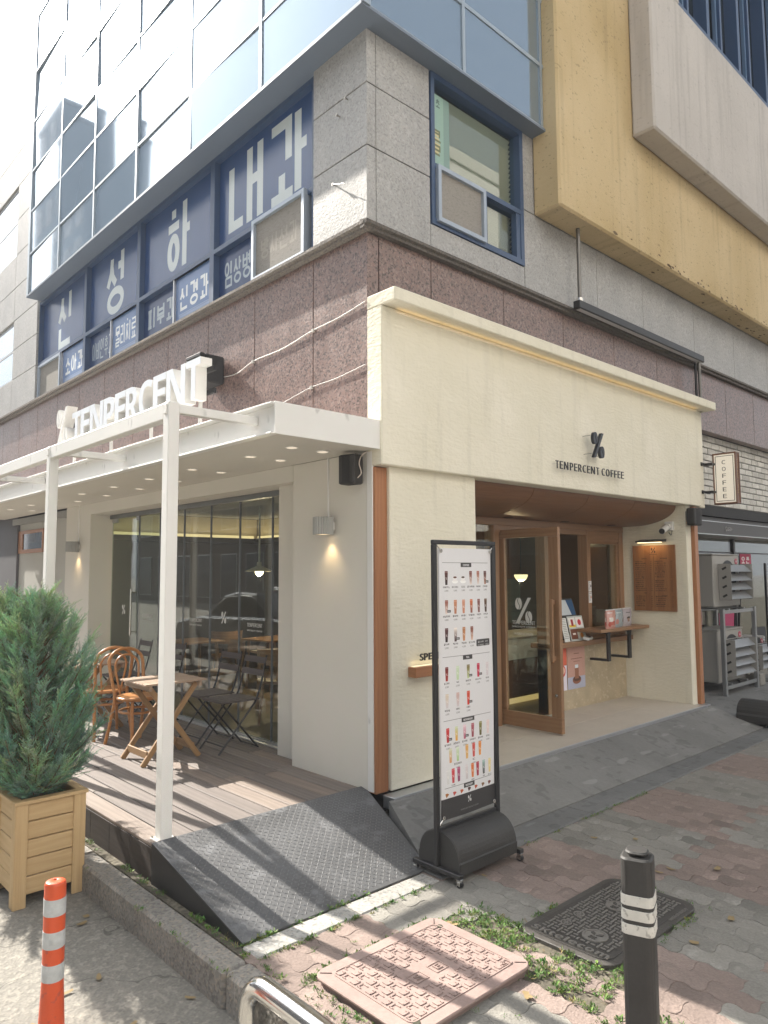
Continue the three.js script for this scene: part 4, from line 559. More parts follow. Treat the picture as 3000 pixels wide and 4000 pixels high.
{ // loudspeaker, camera
  const spk = (label, pos, turn, w, h, d) => { const t = thing('loudspeaker', label, 'speaker', pos, turn, 'black outdoor loudspeakers'); const g = new RoundedBoxGeometry(w, h, d, 2, 0.018); obj('cabinet', g, M.blackPlastic, t); const gr = new THREE.CylinderGeometry(d * 1.1, d * 1.1, h * 0.94, 24, 1, true, -0.5, 1); gr.scale(w / (d * 1.12), 1, 0.45); gr.translate(0, 0, d * 0.02); obj('grille', gr, M.blackMatte, t); obj('bracket', [Ch(-0.012, 0.012, -0.03, 0.03, -d / 2 - 0.06, -d / 2, 0.002)], M.black, t); return t; };
  spk('black loudspeaker under the canopy corner beside the wooden post', [3.325, 2.432, -3.93], -Math.PI / 2 + 0.15, 0.15, 0.215, 0.11);
  spk('black loudspeaker under the fascia above the white security camera', [8.26, 2.315, -3.66], -0.12, 0.17, 0.2, 0.1);
  const w = thing('speaker_wire', 'pale wire looping from the left loudspeaker to the canopy', 'wire'); obj('cord', tube([[3.39, 2.56, -3.83], [3.36, 2.53, -3.85], [3.33, 2.47, -3.845], [3.345, 2.40, -3.84], [3.32, 2.365, -3.85]], 0.004, 6, 40), plain(0.6, 0.52, 0.45, 0.5), w);
  const c = thing('security_camera', 'white bullet security camera on a square wall box near the menu board', 'camera', [8.22, 2.21, -3.93]); obj('wall_box', Ch(-0.045, 0, -0.045, 0.06, -0.05, 0.05, 0.006), plain(0.7, 0.7, 0.68, 0.4), c); obj('arm', [rod([-0.045, 0, 0], [-0.085, 0, 0.0], 0.03, 16), rod([-0.085, 0, 0], [-0.12, -0.02, 0.005], 0.018, 12)], plain(0.7, 0.7, 0.68, 0.4), c); obj('barrel', rod([-0.11, -0.015, 0], [-0.25, -0.06, 0.02], 0.036, 20), plain(0.72, 0.72, 0.7, 0.35), c); obj('lens', rod([-0.2495, -0.0598, 0.02], [-0.258, -0.0625, 0.0212], 0.032, 20), M.black, c); obj('cord', tube([[-0.02, -0.045, 0.03], [-0.05, -0.1, 0.03], [-0.08, -0.07, 0.02]], 0.004, 6, 16), M.black, c);
}
// ================= canopy, pergola and glass wall on the road side =================
{
  const t = thing('canopy', 'white flat steel canopy with recessed downlights over the deck', 'canopy');
  obj('end_fascia', Ch(2.522, 3.408, 2.562, 2.768, -3.722, -3.708, 0.002), M.white, t);
  obj('front_channel', [Bx(2.555, 2.565, 2.58, 2.75, -12.6, -3.722), Ch(2.50, 2.564, 2.752, 2.764, -12.6, -3.722, 0.002), Ch(2.50, 2.554, 2.562, 2.574, -12.6, -3.722, 0.002)], M.white, t);
  obj('soffit', Bx(2.56, 3.41, 2.566, 2.58, -12.6, -3.722), M.plaster, t); obj('top_sheet', Bx(2.565, 3.41, 2.74, 2.752, -12.6, -3.722), M.white, t);
  for (const z of [-4.07, -4.6, -5.49, -6.3, -7.1, -7.95, -8.8, -9.65, -10.5]) for (const x of [2.91, 3.18]) {
    const g = new THREE.CylinderGeometry(0.047, 0.047, 0.006, 24); g.translate(x, 2.565, z); const d = obj('downlight', g, M.white, t); const e = new THREE.CylinderGeometry(0.036, 0.036, 0.004, 20); e.translate(x, 2.5615, z); obj('lens', e, glow(1, 0.82, 0.6, 0.2), d);
  }
}
{
  const t = thing('pergola_frame', 'white painted square-tube frame standing along the deck edge and tied to the canopy', 'pergola'); const r = 0.036, px = 1.963;
  for (const z of [-3.97, -6.01, -8.05, -10.09]) { obj('post', Ch(px - r, px + r, 0.2, 2.714, z - r, z + r, 0.005), M.white, t); obj('arm', Ch(px + r, 2.552, 2.652, 2.706, z - 0.026, z + 0.026, 0.004), M.white, t); obj('base_plate', Ch(px - 0.055, px + 0.055, 0.198, 0.207, z - 0.055, z + 0.055, 0.002), M.white, t); for (const [a, b] of [[-1, -1], [1, -1], [-1, 1], [1, 1]]) obj('bolt', rod([px + a * 0.045, 0.205, z + b * 0.045], [px + a * 0.045, 0.215, z + b * 0.045], 0.007, 6), M.steel, t); }
  const zs = [-3.97, -6.01, -8.05, -10.09]; for (let i = 0; i < 3; i++) obj('beam', Ch(px - r + 0.002, px + r - 0.002, 2.615, 2.712, zs[i + 1] + r, zs[i] - r, 0.005), M.white, t);
  for (const z of zs) obj('joint_cap', Ch(px - r - 0.008, px - r, 2.64, 2.70, z - 0.02, z + 0.02, 0.003), M.white, t);
}
{
  const w = thing('cafe_side_wall', 'pale plastered cafe wall and pillars on either side of the folding glass wall', 'wall');
  obj('pillar', Ch(3.41, 3.66, 0.195, 2.565, -4.752, -3.852, 0.004), M.plaster, w); obj('pillar_back', Bx(3.53, 3.70, 0.195, 2.565, -5.12, -4.752), M.plaster, w);
  obj('corner_trim', Ch(3.404, 3.43, 0.195, 2.56, -3.85, -3.79, 0.003), M.white, w);
  obj('header', Bx(3.41, 3.7, 2.432, 2.565, -9.0, -4.752), M.plaster, w);
  obj('end_pillar', [Bx(3.41, 3.7, 0.195, 2.565, -9.83, -9.0)], M.plaster, w);
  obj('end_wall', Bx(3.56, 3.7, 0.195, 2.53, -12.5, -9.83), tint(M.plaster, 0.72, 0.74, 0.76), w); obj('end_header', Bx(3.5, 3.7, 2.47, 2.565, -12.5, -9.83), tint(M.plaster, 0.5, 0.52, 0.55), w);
  const win = obj('window', [Wd(3.54, 3.57, 2.02, 2.08, -12.4, -11.15), Wd(3.54, 3.57, 2.32, 2.37, -12.4, -11.15), Wd(3.54, 3.57, 2.08, 2.32, -12.4, -12.1), Wd(3.54, 3.57, 2.08, 2.32, -11.2, -11.15)], M.post, w); obj('pane', Bx(3.552, 3.558, 2.07, 2.33, -12.1, -11.19), M.darkGlass, win);
  obj('conduit', [Bx(3.4, 3.41, 2.11, 2.565, -4.296, -4.284), Bx(3.4, 3.41, 2.1, 2.565, -9.38, -9.368)], M.white, w);
}
{ // fluted wall lamps
  const make = (label, z, y) => { const t = thing('wall_lamp', label, 'wall lamp', [3.325, y, z], 0, 'fluted wall lamps'); const sh = new THREE.Shape(); const n = 96; for (let i = 0; i <= n; i++) { const a = i / n * Math.PI * 2, rr2 = 0.074 + 0.0035 * Math.cos(a * 24); sh[i ? 'lineTo' : 'moveTo'](rr2 * Math.cos(a), rr2 * Math.sin(a)); } const hole = new THREE.Path(); hole.absarc(0, 0, 0.055, 0, Math.PI * 2); sh.holes.push(hole); const g = new THREE.ExtrudeGeometry(sh, { depth: 0.13, bevelEnabled: false }); g.rotateX(-Math.PI / 2); g.translate(0, -0.065, 0); obj('fluted_shade', g, plain(0.36, 0.365, 0.35, 0.8), t); const cp = new THREE.CylinderGeometry(0.056, 0.056, 0.006, 24); cp.translate(0, 0.05, 0); obj('cap', cp, plain(0.36, 0.365, 0.35, 0.8), t); const l = new THREE.CylinderGeometry(0.05, 0.05, 0.004, 24); l.translate(0, -0.059, 0); obj('lens', l, glow(1, 0.72, 0.4, 0.9), t); obj('mount', Ch(0.07, 0.085, -0.03, 0.03, -0.03, 0.03, 0.002), M.white, t);
    const s = new THREE.SpotLight(new THREE.Color().setRGB(1, 0.70, 0.36), 0.085, 2.2, 0.85, 0.9); s.name = 'wall_lamp_light'; s.position.set(0.02, -0.085, 0); s.target.position.set(0.06, -0.5, 0); t.add(s); t.add(s.target); return t; };
  make('grey fluted wall lamp on the pillar beside the folding glass wall', -4.25, 2.045); make('grey fluted wall lamp on the far white pillar left of the glass door', -9.36, 2.04);
}
{ // folding glass wall
  const t = thing('folding_glass_wall', 'frameless folding glass wall with small white logos along the deck', 'glass wall'); const zs = [-5.12, -5.433, -5.979, -6.525, -7.086, -7.654, -8.195, -8.97];
  obj('floor_track', [Ch(3.62, 3.74, 0.19, 0.212, -9.0, -5.12, 0.003), Ch(3.655, 3.66, 0.212, 0.225, -9.0, -5.12, 0.001), Ch(3.70, 3.705, 0.212, 0.225, -9.0, -5.12, 0.001)], M.alu, t); obj('head_track', Ch(3.65, 3.71, 2.38, 2.43, -9.0, -5.12, 0.003), plain(0.2, 0.21, 0.21, 0.4, { metalness: 0.5 }), t);
  const lg = M.filmWhite;
  for (let i = 0; i < 7; i++) {
    const a = zs[i], b = zs[i + 1]; const p = obj('glass_leaf', Bx(3.675, 3.685, 0.228, 2.378, b + 0.004, a - 0.004), i < 5 ? M.pane : M.paneGreen, t); if (i < 6) obj('edge_seal', Bx(3.671, 3.689, 0.228, 2.378, b - 0.005, b + 0.005), plain(0.13, 0.14, 0.16, 0.3), p);
    const c = (a + b) / 2; let gs; if (i % 2 === 0 || i === 6) { gs = emblem(0.115, 0.001); gs.forEach((g) => place(g, [3.673, 1.27, i === 0 ? -5.16 : i === 6 ? -8.58 : c], -Math.PI / 2)); } else gs = [place(text('TENPERCENT', 0.25, 0.034, 0.001, fontR), [3.673, 1.205, c - 0.125], -Math.PI / 2), place(text('SPECIALTY COFFEE', 0.25, 0.014, 0.001, fontR), [3.673, 1.165, c - 0.125], -Math.PI / 2)]; obj('sticker', gs, lg, p);
  }
  for (const s of [-1, 1]) obj('door_handle', [rod([3.68 + s * 0.045, 0.98, -8.3], [3.68 + s * 0.045, 1.52, -8.3], 0.011, 12), rod([3.68, 1.48, -8.3], [3.68 + s * 0.045, 1.48, -8.3], 0.008, 8), rod([3.68, 1.02, -8.3], [3.68 + s * 0.045, 1.02, -8.3], 0.008, 8)], M.chrome, t);
  obj('corner_patch', [Ch(3.665, 3.695, 2.33, 2.379, -8.96, -8.82, 0.003), Ch(3.665, 3.695, 2.33, 2.379, -8.26, -8.2, 0.003)], M.alu, t);
}
{ // illuminated channel letters
  const t = thing('roof_letters', 'thick white three-dimensional percent emblem and capital letters standing on the canopy', 'sign'); const xf = 2.72, d = 0.11, y0 = 3.07, h = 0.325; const face = plain(0.74, 0.78, 0.84, 0.35), side = M.white;
  const L = letters('TENPERCENT', 2.76, h); for (const [c, x, w] of L) { const k = w * 0.94; const g = text(c, k, h, d - 0.012, font); place(g, [xf + d, y0, -7.79 + x], -Math.PI / 2); const b = obj('letter', g, side, t); const f = text(c, k, h, 0.003, font); f.scale(1, 1, 1); place(f, [xf + 0.012, y0, -7.79 + x], -Math.PI / 2); f.translate(-0.001, 0, 0); obj('face', f, face, b); }
  const e = emblem(0.44, d); e.forEach((g) => place(g, [xf + d, 3.28, -8.08], -Math.PI / 2)); obj('emblem', e, side, t);
  obj('rear_rail', [Ch(2.835, 2.86, 3.12, 3.16, -8.3, -5.02, 0.003), Ch(2.835, 2.86, 3.3, 3.34, -8.3, -5.02, 0.003)], M.blackMatte, t); for (const z of [-5.3, -6.2, -7.1, -8.1]) obj('leg', Ch(2.86, 2.885, 2.76, 3.34, z - 0.015, z + 0.015, 0.003), M.white, t);
}
// ================= furniture on the deck =================
function foldingTable() {
  const t = thing('folding_table', 'slatted wooden folding table nearest the pergola post', 'table'); const h = 0.636, W = 0.53, D = 0.49;
  for (let i = 0; i < 8; i++) { const z = -D / 2 + i * D / 8; obj('slat', Wd(-W / 2, W / 2, h - 0.016, h, z + 0.006, z + D / 8 - 0.006, 0.002), M.slat, t); }
  for (const s of [-1, 1]) obj('apron', Wd(s * (W / 2 - 0.05) - 0.012, s * (W / 2 - 0.05) + 0.012, h - 0.056, h - 0.017, -D / 2 + 0.01, D / 2 - 0.01), M.slat, t);
  // two crossed frames; each leg leans along x
  for (const s of [-1, 1]) { obj('leg', bar([-0.25, 0.0, s * 0.185], [0.2, h - 0.03, s * 0.185], 0.022, 0.042), M.tableLeg, t); obj('leg', bar([0.25, 0.0, s * 0.155], [-0.2, h - 0.03, s * 0.155], 0.022, 0.042), M.tableLeg, t); }
  obj('stretcher', Wd(-0.215, -0.2, 0.055, 0.11, -0.175, 0.175), M.tableLeg, t); obj('stretcher', Wd(0.2, 0.215, 0.055, 0.11, -0.145, 0.145), M.tableLeg, t);
  return t;
}
function bentChair() { // faces +z
  const t = thing('bentwood_chair', 'honey brown bentwood chair tucked behind the nearest folding table', 'chair', [0, 0, 0], 0); const sh = 0.415;
  const seat = new THREE.LatheGeometry([[0, 0.012], [0.12, 0.012], [0.165, 0.018], [0.182, 0.012], [0.187, 0], [0.18, -0.012], [0.15, -0.02], [0, -0.02]].map((p) => new THREE.Vector2(...p)), 36); seat.scale(1, 1, 1.03); seat.translate(0, sh, 0); obj('seat', seat, M.bent, t);
  const ring = new THREE.TorusGeometry(0.158, 0.011, 8, 36); ring.rotateX(Math.PI / 2); ring.translate(0, sh - 0.115, 0.0); obj('leg_ring', ring, M.bent, t);
  const front = (s) => tube([[s * 0.135, sh - 0.015, 0.13], [s * 0.14, sh - 0.12, 0.135], [s * 0.145, 0.2, 0.15], [s * 0.16, 0.0, 0.178]], 0.0145, 8, 18);
  for (const s of [-1, 1]) obj('leg', front(s), M.bent, t);
  // the outer hoop runs on down as the rear legs
  const hoop = []; for (let i = 0; i <= 12; i++) { const a = Math.PI * i / 12; hoop.push([-0.165 * Math.cos(a) * (1), 0.70 + 0.125 * Math.sin(a), -0.215 - 0.02 * Math.sin(a)]); }
  const outer = [[-0.17, 0, -0.245], [-0.155, 0.2, -0.19], [-0.145, sh, -0.145], [-0.155, 0.55, -0.18], ...hoop, [0.155, 0.55, -0.18], [0.145, sh, -0.145], [0.155, 0.2, -0.19], [0.17, 0, -0.245]];
  obj('back_hoop', tube(outer, 0.0145, 9, 90), M.bent, t);
  const inn = []; for (let i = 0; i <= 10; i++) { const a = Math.PI * i / 10; inn.push([-0.115 * Math.cos(a), 0.665 + 0.105 * Math.sin(a), -0.2 - 0.018 * Math.sin(a)]); }
  obj('inner_hoop', tube([[-0.085, sh, -0.15], [-0.1, 0.53, -0.175], ...inn, [0.1, 0.53, -0.175], [0.085, sh, -0.15]], 0.010, 8, 60), M.bent, t);
  return t;
}
function foldingChair() { // faces +z
  const t = thing('folding_chair', 'black metal folding chair with dark slats nearest the right end of the glass wall', 'chair', [0, 0, 0], 0); const sh = 0.415, W = 0.34;
  for (let i = 0; i < 6; i++) { const z = 0.17 - i * 0.062; obj('seat_slat', Wd(-W / 2, W / 2, sh - 0.004, sh + 0.01, z - 0.057, z, 0.002), M.slatDark, t); }
  for (const [y, z] of [[0.63, -0.235], [0.735, -0.262]]) { const g = Wd(-W / 2, W / 2, -0.027, 0.027, -0.006, 0.006, 0.002); g.rotateX(-0.22); g.translate(0, y, z); obj('back_slat', g, M.slatDark, t); }
  for (const s of [-1, 1]) { const x = s * (W / 2 - 0.012);
    obj('leg', [rod([x, 0, 0.19], [x, sh - 0.02, -0.16], 0.0085, 8), tube([[x, sh - 0.02, -0.16], [x, 0.5, -0.205], [x, 0.78, -0.275]], 0.0085, 8, 12)], M.black, t);
    const x2 = s * (W / 2 - 0.035); obj('leg', rod([x2, 0, -0.21], [x2, sh - 0.012, 0.15], 0.0085, 8), M.black, t); }
  obj('cross_bar', [rod([-W / 2 + 0.035, 0.012, -0.2], [W / 2 - 0.035, 0.012, -0.2], 0.007, 8), rod([-W / 2 + 0.012, 0.06, 0.14], [W / 2 - 0.012, 0.06, 0.14], 0.007, 8)], M.black, t);
  return t;
}
{
  const G = 'folding tables on the deck', a = foldingTable(); a.position.set(2.785, 0.2, -5.69); a.userData.group = G;
  copyOf(a, [2.80, 0.2, -7.25], 0.03, 'slatted wooden folding table farther back behind the bentwood chairs');
  const c = bentChair(); c.position.set(2.83, 0.2, -6.25); c.rotation.y = 0.12; c.userData.group = 'bentwood chairs on the deck'; copyOf(c, [2.79, 0.2, -6.86], Math.PI - 0.1, 'honey brown bentwood chair facing the farther table, its back to the nearer chair');
  const f = foldingChair(); f.position.set(3.34, 0.2, -5.575); f.rotation.y = -Math.PI / 2; f.userData.group = 'black folding chairs on the deck';
  copyOf(f, [3.35, 0.2, -6.0], -Math.PI / 2 + 0.02, 'black metal folding chair with dark slats overlapped by the one nearest the pillar');
  copyOf(f, [3.38, 0.2, -7.12], -Math.PI / 2 + 0.1, 'black metal folding chair beyond the first table, partly behind the front post'); copyOf(f, [3.3, 0.2, -7.72], -Math.PI / 2 - 0.05, 'black metal folding chair at the far table beside the glass door');
}
{ // seats inside, behind the glass
  const t = thing('indoor_table', 'square wooden table inside the cafe behind the glass', 'table', [4.75, 0.196, -6.7]); obj('top', Wd(-0.3, 0.3, 0.62, 0.645, -0.3, 0.3, 0.004), M.door, t); for (const [x, z] of [[-1, -1], [1, -1], [-1, 1], [1, 1]]) obj('leg', bar([x * 0.24, 0, z * 0.24], [x * 0.22, 0.62, z * 0.22], 0.035, 0.035), M.door, t); t.userData.group = 'wooden tables inside the cafe';
  copyOf(t, [5.5, 0.196, -8.1], 0.1, 'square wooden table deeper inside the cafe near the pendant lamp'); copyOf(t, [4.6, 0.196, -8.6], 0, 'square wooden table inside the cafe near the back wall');
  const c = thing('indoor_chair', 'rounded wooden chair inside the cafe next to the nearest indoor table', 'chair', [5.2, 0.196, -6.2], 2.4); obj('seat', (() => { const g = new THREE.CylinderGeometry(0.2, 0.19, 0.03, 28); g.translate(0, 0.41, 0); return g; })(), M.door, c); for (const [x, z] of [[-1, -1], [1, -1], [-1, 1], [1, 1]]) obj('leg', rod([x * 0.18, 0, z * 0.18], [x * 0.14, 0.4, z * 0.14], 0.014), M.door, c); const bk = new THREE.CylinderGeometry(0.21, 0.2, 0.16, 24, 1, true, Math.PI * 0.55, Math.PI * 0.9); bk.translate(0, 0.66, 0); obj('backrest', bk, M.door, c); for (const s of [-0.12, 0, 0.12]) obj('back_spindle', rod([s, 0.42, -0.16], [s * 1.2, 0.6, -0.19], 0.009), M.door, c); c.userData.group = 'wooden chairs inside the cafe';
  [[4.3, -6.25, 0.6], [5.3, -7.2, 2.9], [4.3, -7.25, -1], [5.9, -7.6, 2.0], [5.1, -8.6, 0.4]].forEach(([x, z, r], i) => copyOf(c, [x, 0.196, z], r, ['rounded wooden chair inside the cafe closest to the glass', 'rounded wooden chair inside between the indoor tables', 'rounded wooden chair inside, behind the logo sticker', 'rounded wooden chair inside by the dark side wall', 'rounded wooden chair inside facing the far indoor table'][i]));
}
// ================= planter and conifer =================
function planter(label, pos, n) {
  const t = thing('planter_box', label, 'planter', pos); const w = 0.39, h = 0.585;
  for (const [x, z] of [[0, 0], [1, 0], [0, 1], [1, 1]]) { const X = x ? w / 2 : -w / 2, Z = z ? w / 2 : -w / 2, sx = x ? -1 : 1, sz = z ? -1 : 1; obj('corner_post', [Wd(Math.min(X, X + sx * 0.07), Math.max(X, X + sx * 0.07), 0, h - 0.02, Math.min(Z, Z + sz * 0.018), Math.max(Z, Z + sz * 0.018)), Wd(Math.min(X, X + sx * 0.018), Math.max(X, X + sx * 0.018), 0, h - 0.02, Math.min(Z + sz * 0.0185, Z + sz * 0.07), Math.max(Z + sz * 0.0185, Z + sz * 0.07))], M.pine, t); }
  for (const s of [-1, 1]) for (let i = 0; i < 5; i++) { const y0 = 0.065 + i * 0.1, y1 = y0 + 0.0955; const a = s * (w / 2 - 0.012); obj('board', Wd(-w / 2 + 0.02, w / 2 - 0.02, y0, y1, Math.min(a, a - s * 0.016), Math.max(a, a - s * 0.016), 0.005), M.pine, t); obj('board', Wd(Math.min(a, a - s * 0.016), Math.max(a, a - s * 0.016), y0, y1, -w / 2 + 0.03, w / 2 - 0.03, 0.004), M.pine, t); }
  for (const s of [-1, 1]) { obj('rim_board', Wd(-w / 2 - 0.01, w / 2 + 0.01, h - 0.02, h, Math.min(s * (w / 2 + 0.01), s * (w / 2 - 0.045)), Math.max(s * (w / 2 + 0.01), s * (w / 2 - 0.045)), 0.003), M.pine, t); obj('rim_board', Wd(Math.min(s * (w / 2 + 0.01), s * (w / 2 - 0.045)), Math.max(s * (w / 2 + 0.01), s * (w / 2 - 0.045)), h - 0.021, h - 0.001, -w / 2 + 0.045, w / 2 - 0.045, 0.003), M.pine, t); }
  const g = new THREE.PlaneGeometry(w - 0.06, w - 0.06, 12, 12), p = g.attributes.position; for (let i = 0; i < p.count; i++) p.setZ(i, rr(-0.012, 0.012)); g.rotateX(-Math.PI / 2); g.translate(0, h - 0.07, 0); g.computeVertexNormals(); obj('soil', g, tint(M.sand, 0.45, 0.38, 0.32), t);
  return t;
}
planter('pale pine planter box on the road beside the kerb, holding the feathery conifer', [1.515, -0.16, -4.655]);
planter('pale pine planter box behind the front one, nearly hidden by the conifer', [1.42, -0.16, -5.2]);
function conifer(label, pos, H, W, n, seed) {
  const t = thing('conifer', label, 'shrub', pos); const q = rng(seed); const R = (a, b) => a + (b - a) * q();
  const wood = plain(0.13, 0.07, 0.04, 0.85); const trunk = [tube([[0, -0.05, 0], [0.01, H * 0.3, 0.005], [-0.008, H * 0.65, 0], [0.012, H * 0.97, 0.004]], 0.012, 7, 24)];
  // a frond: a curved midrib with many short scale-leaf twigs, all thin tapered blades
  const leafPos = [], leafCol = [];
  const PR = [[-0.1, 0.15], [0, 0.28], [0.12, 0.62], [0.24, 0.88], [0.38, 1], [0.55, 0.99], [0.7, 0.9], [0.82, 0.74], [0.92, 0.5], [1.05, 0.12], [1.2, 0.02]]; const prof = (y) => { const u = y / H; let i = 0; while (PR[i + 1][0] < u) i++; const k = (u - PR[i][0]) / (PR[i + 1][0] - PR[i][0]); return W * (PR[i][1] + (PR[i + 1][1] - PR[i][1]) * k); };
  const blade = (a, b, w, c) => { // two crossed slim triangles
    const d = b.clone().sub(a), s = new THREE.Vector3(R(-1, 1), R(-1, 1), R(-1, 1)).cross(d).normalize().multiplyScalar(w); const s2 = s.clone().cross(d).normalize().multiplyScalar(w * 0.8);
    for (const k of [s, s2]) { leafPos.push(a.x - k.x, a.y - k.y, a.z - k.z, a.x + k.x, a.y + k.y, a.z + k.z, b.x, b.y, b.z); for (let i = 0; i < 3; i++) leafCol.push(c[0], c[1], c[2]); }
  };
  const up = new THREE.Vector3(0, 1, 0);
  // limbs carry sprays of scale-leaf twigs, so that the crown breaks into feathery clumps with gaps between
  const frond = (o, d, L, c) => {
    const side = d.clone().cross(up).normalize(), side2 = side.clone().cross(d).normalize(), out = new THREE.Vector3(o.x, 0, o.z).normalize();
    const pt = (s) => o.clone().addScaledVector(d, s * L).addScaledVector(out, s * s * L * 0.16).addScaledVector(up, -s * s * L * 0.05);
    for (let k = 0; k < 3; k++) blade(pt(k / 3), pt((k + 1.15) / 3), 0.0025 - k * 0.0006, c.map((v) => v * 0.9));
    const tw = Math.max(6, Math.round(L / 0.0105)); for (let k = 0; k < tw; k++) { const s = (k + 0.5) / tw, b0 = pt(s), th = (k % 2 ? 1 : -1) * R(0.45, 0.9), rot = R(-0.8, 0.8); const e = d.clone().multiplyScalar(Math.cos(th)).addScaledVector(side, Math.sin(th) * Math.cos(rot)).addScaledVector(side2, Math.sin(th) * Math.sin(rot)); const l = R(0.022, 0.044) * (1 - s * 0.45); const tip = c.map((v, j) => v * (1 + 0.55 * s)); blade(b0, b0.clone().addScaledVector(e, l), 0.0021, tip); const e2 = e.clone().add(new THREE.Vector3(R(-0.5, 0.5), R(-0.2, 0.4), R(-0.5, 0.5))).normalize(); blade(b0.clone().addScaledVector(e, l * 0.45), b0.clone().addScaledVector(e, l * 0.45).addScaledVector(e2, l * 0.6), 0.0017, tip); }
  };
  const limbs = Math.round(n / 46), per = 46;
  for (let i = 0; i < limbs; i++) {
    const yt = H * Math.pow((i + R(0, 1)) / limbs, 0.92) * 0.99 + 0.06, ang = i * 2.39996 + R(-0.5, 0.5), rad = prof(yt) * R(0.7, 1.2), y0 = Math.max(0.02, yt - rad * R(0.7, 1.3) - 0.08);
    const a = new THREE.Vector3(0, y0, 0), b = new THREE.Vector3(Math.cos(ang) * rad, yt, Math.sin(ang) * rad), mid = a.clone().lerp(b, 0.5).add(new THREE.Vector3(Math.cos(ang) * rad * 0.16, -0.02, Math.sin(ang) * rad * 0.16));
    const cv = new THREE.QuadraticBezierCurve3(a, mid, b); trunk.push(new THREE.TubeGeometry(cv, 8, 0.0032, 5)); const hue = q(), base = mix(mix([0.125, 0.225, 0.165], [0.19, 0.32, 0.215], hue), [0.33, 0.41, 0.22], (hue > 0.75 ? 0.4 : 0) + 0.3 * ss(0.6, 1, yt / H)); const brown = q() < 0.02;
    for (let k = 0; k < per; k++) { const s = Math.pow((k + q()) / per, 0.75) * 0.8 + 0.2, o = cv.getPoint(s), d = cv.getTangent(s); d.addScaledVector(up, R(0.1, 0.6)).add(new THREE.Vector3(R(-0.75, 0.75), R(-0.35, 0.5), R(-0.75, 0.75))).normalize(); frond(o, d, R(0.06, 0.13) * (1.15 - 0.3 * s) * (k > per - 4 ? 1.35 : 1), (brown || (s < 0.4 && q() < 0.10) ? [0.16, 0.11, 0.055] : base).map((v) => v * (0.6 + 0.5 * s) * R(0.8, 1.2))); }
  }
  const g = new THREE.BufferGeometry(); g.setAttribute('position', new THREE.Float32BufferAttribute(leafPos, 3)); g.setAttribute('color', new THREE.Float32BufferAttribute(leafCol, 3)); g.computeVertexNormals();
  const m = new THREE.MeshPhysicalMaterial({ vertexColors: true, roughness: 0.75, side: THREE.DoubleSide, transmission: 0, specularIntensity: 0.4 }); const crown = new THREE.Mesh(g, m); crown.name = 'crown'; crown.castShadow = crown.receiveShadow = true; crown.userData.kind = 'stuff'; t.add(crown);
  obj('trunk', trunk, wood, t); return t;
}
conifer('bushy blue-green feathery conifer growing from the pine planter box', [1.475, 0.36, -4.66], 1.14, 0.325, 7400, 5);
conifer('second feathery conifer showing at the left edge behind the front one', [1.40, 0.36, -5.2], 1.16, 0.33, 4200, 11);
// ================= pavement furniture =================
{
  const t = thing('marker_post', 'orange flexible marker post with three silver bands standing on the road', 'marker post', [1.058, -0.16, -3.049]);
  const seg = (name, y0, y1, m, r) => { const g = new THREE.LatheGeometry([[r(y0), y0], [r(y1), y1]].map((p) => new THREE.Vector2(...p)), 36); return obj(name, g, m, t); };
  const or = surf(256, 0.5, (u, v) => { const b = fbm(u, v, 5, 5, 4, 401), f = fbm(u, v, 60, 60, 2, 402), d = ss(0.64, 0.75, fbm(u, v, 22, 22, 3, 404)); const s = 0.85 + 0.2 * b; return [0.64 * s * (1 - 0.3 * d), 0.085 * s * (1 - 0.1 * d), 0.022 * s + 0.02 * d, f, 0.45]; }, { roughness: 0.42, bump: 0.0004, name: 'orange_plastic' }); const sv = surf(256, 0.3, (u, v) => { const b = fbm(u, v, 14, 14, 3, 411), f = fbm(u, v, 80, 80, 2, 412); const s = 0.75 + 0.4 * b; return [0.46 * s, 0.48 * s, 0.49 * s, f, 0.45]; }, { roughness: 0.4, bump: 0.0008, name: 'reflective_band' });
  const H = 0.66, q0 = 0.040, r = (y) => y > 0.29 ? q0 : q0 + (0.29 - y) * 0.045;
  obj('base', (() => { const g = new THREE.LatheGeometry([[0, 0], [0.1, 0], [0.098, 0.012], [0.06, 0.03], [0.056, 0.05]].map((p) => new THREE.Vector2(...p)), 36); return g; })(), or, t);
  const body = [[r(0.03), 0.03], [r(0.15), 0.15], [q0, 0.29], [q0, H - 0.012], [q0 - 0.003, H - 0.003], [q0 - 0.009, H], [0.008, H + 0.004], [0.007, H - 0.006], [0, H - 0.006]]; obj('post', new THREE.LatheGeometry(body.map((p) => new THREE.Vector2(...p)), 40), or, t);
  for (const y of [0.294, 0.416, 0.537]) { const g = new THREE.LatheGeometry([[q0, y], [q0 + 0.0013, y + 0.001], [q0 + 0.0013, y + 0.062], [q0, y + 0.063]].map((p) => new THREE.Vector2(...p)), 40); obj('reflective_band', g, sv, t); }
}
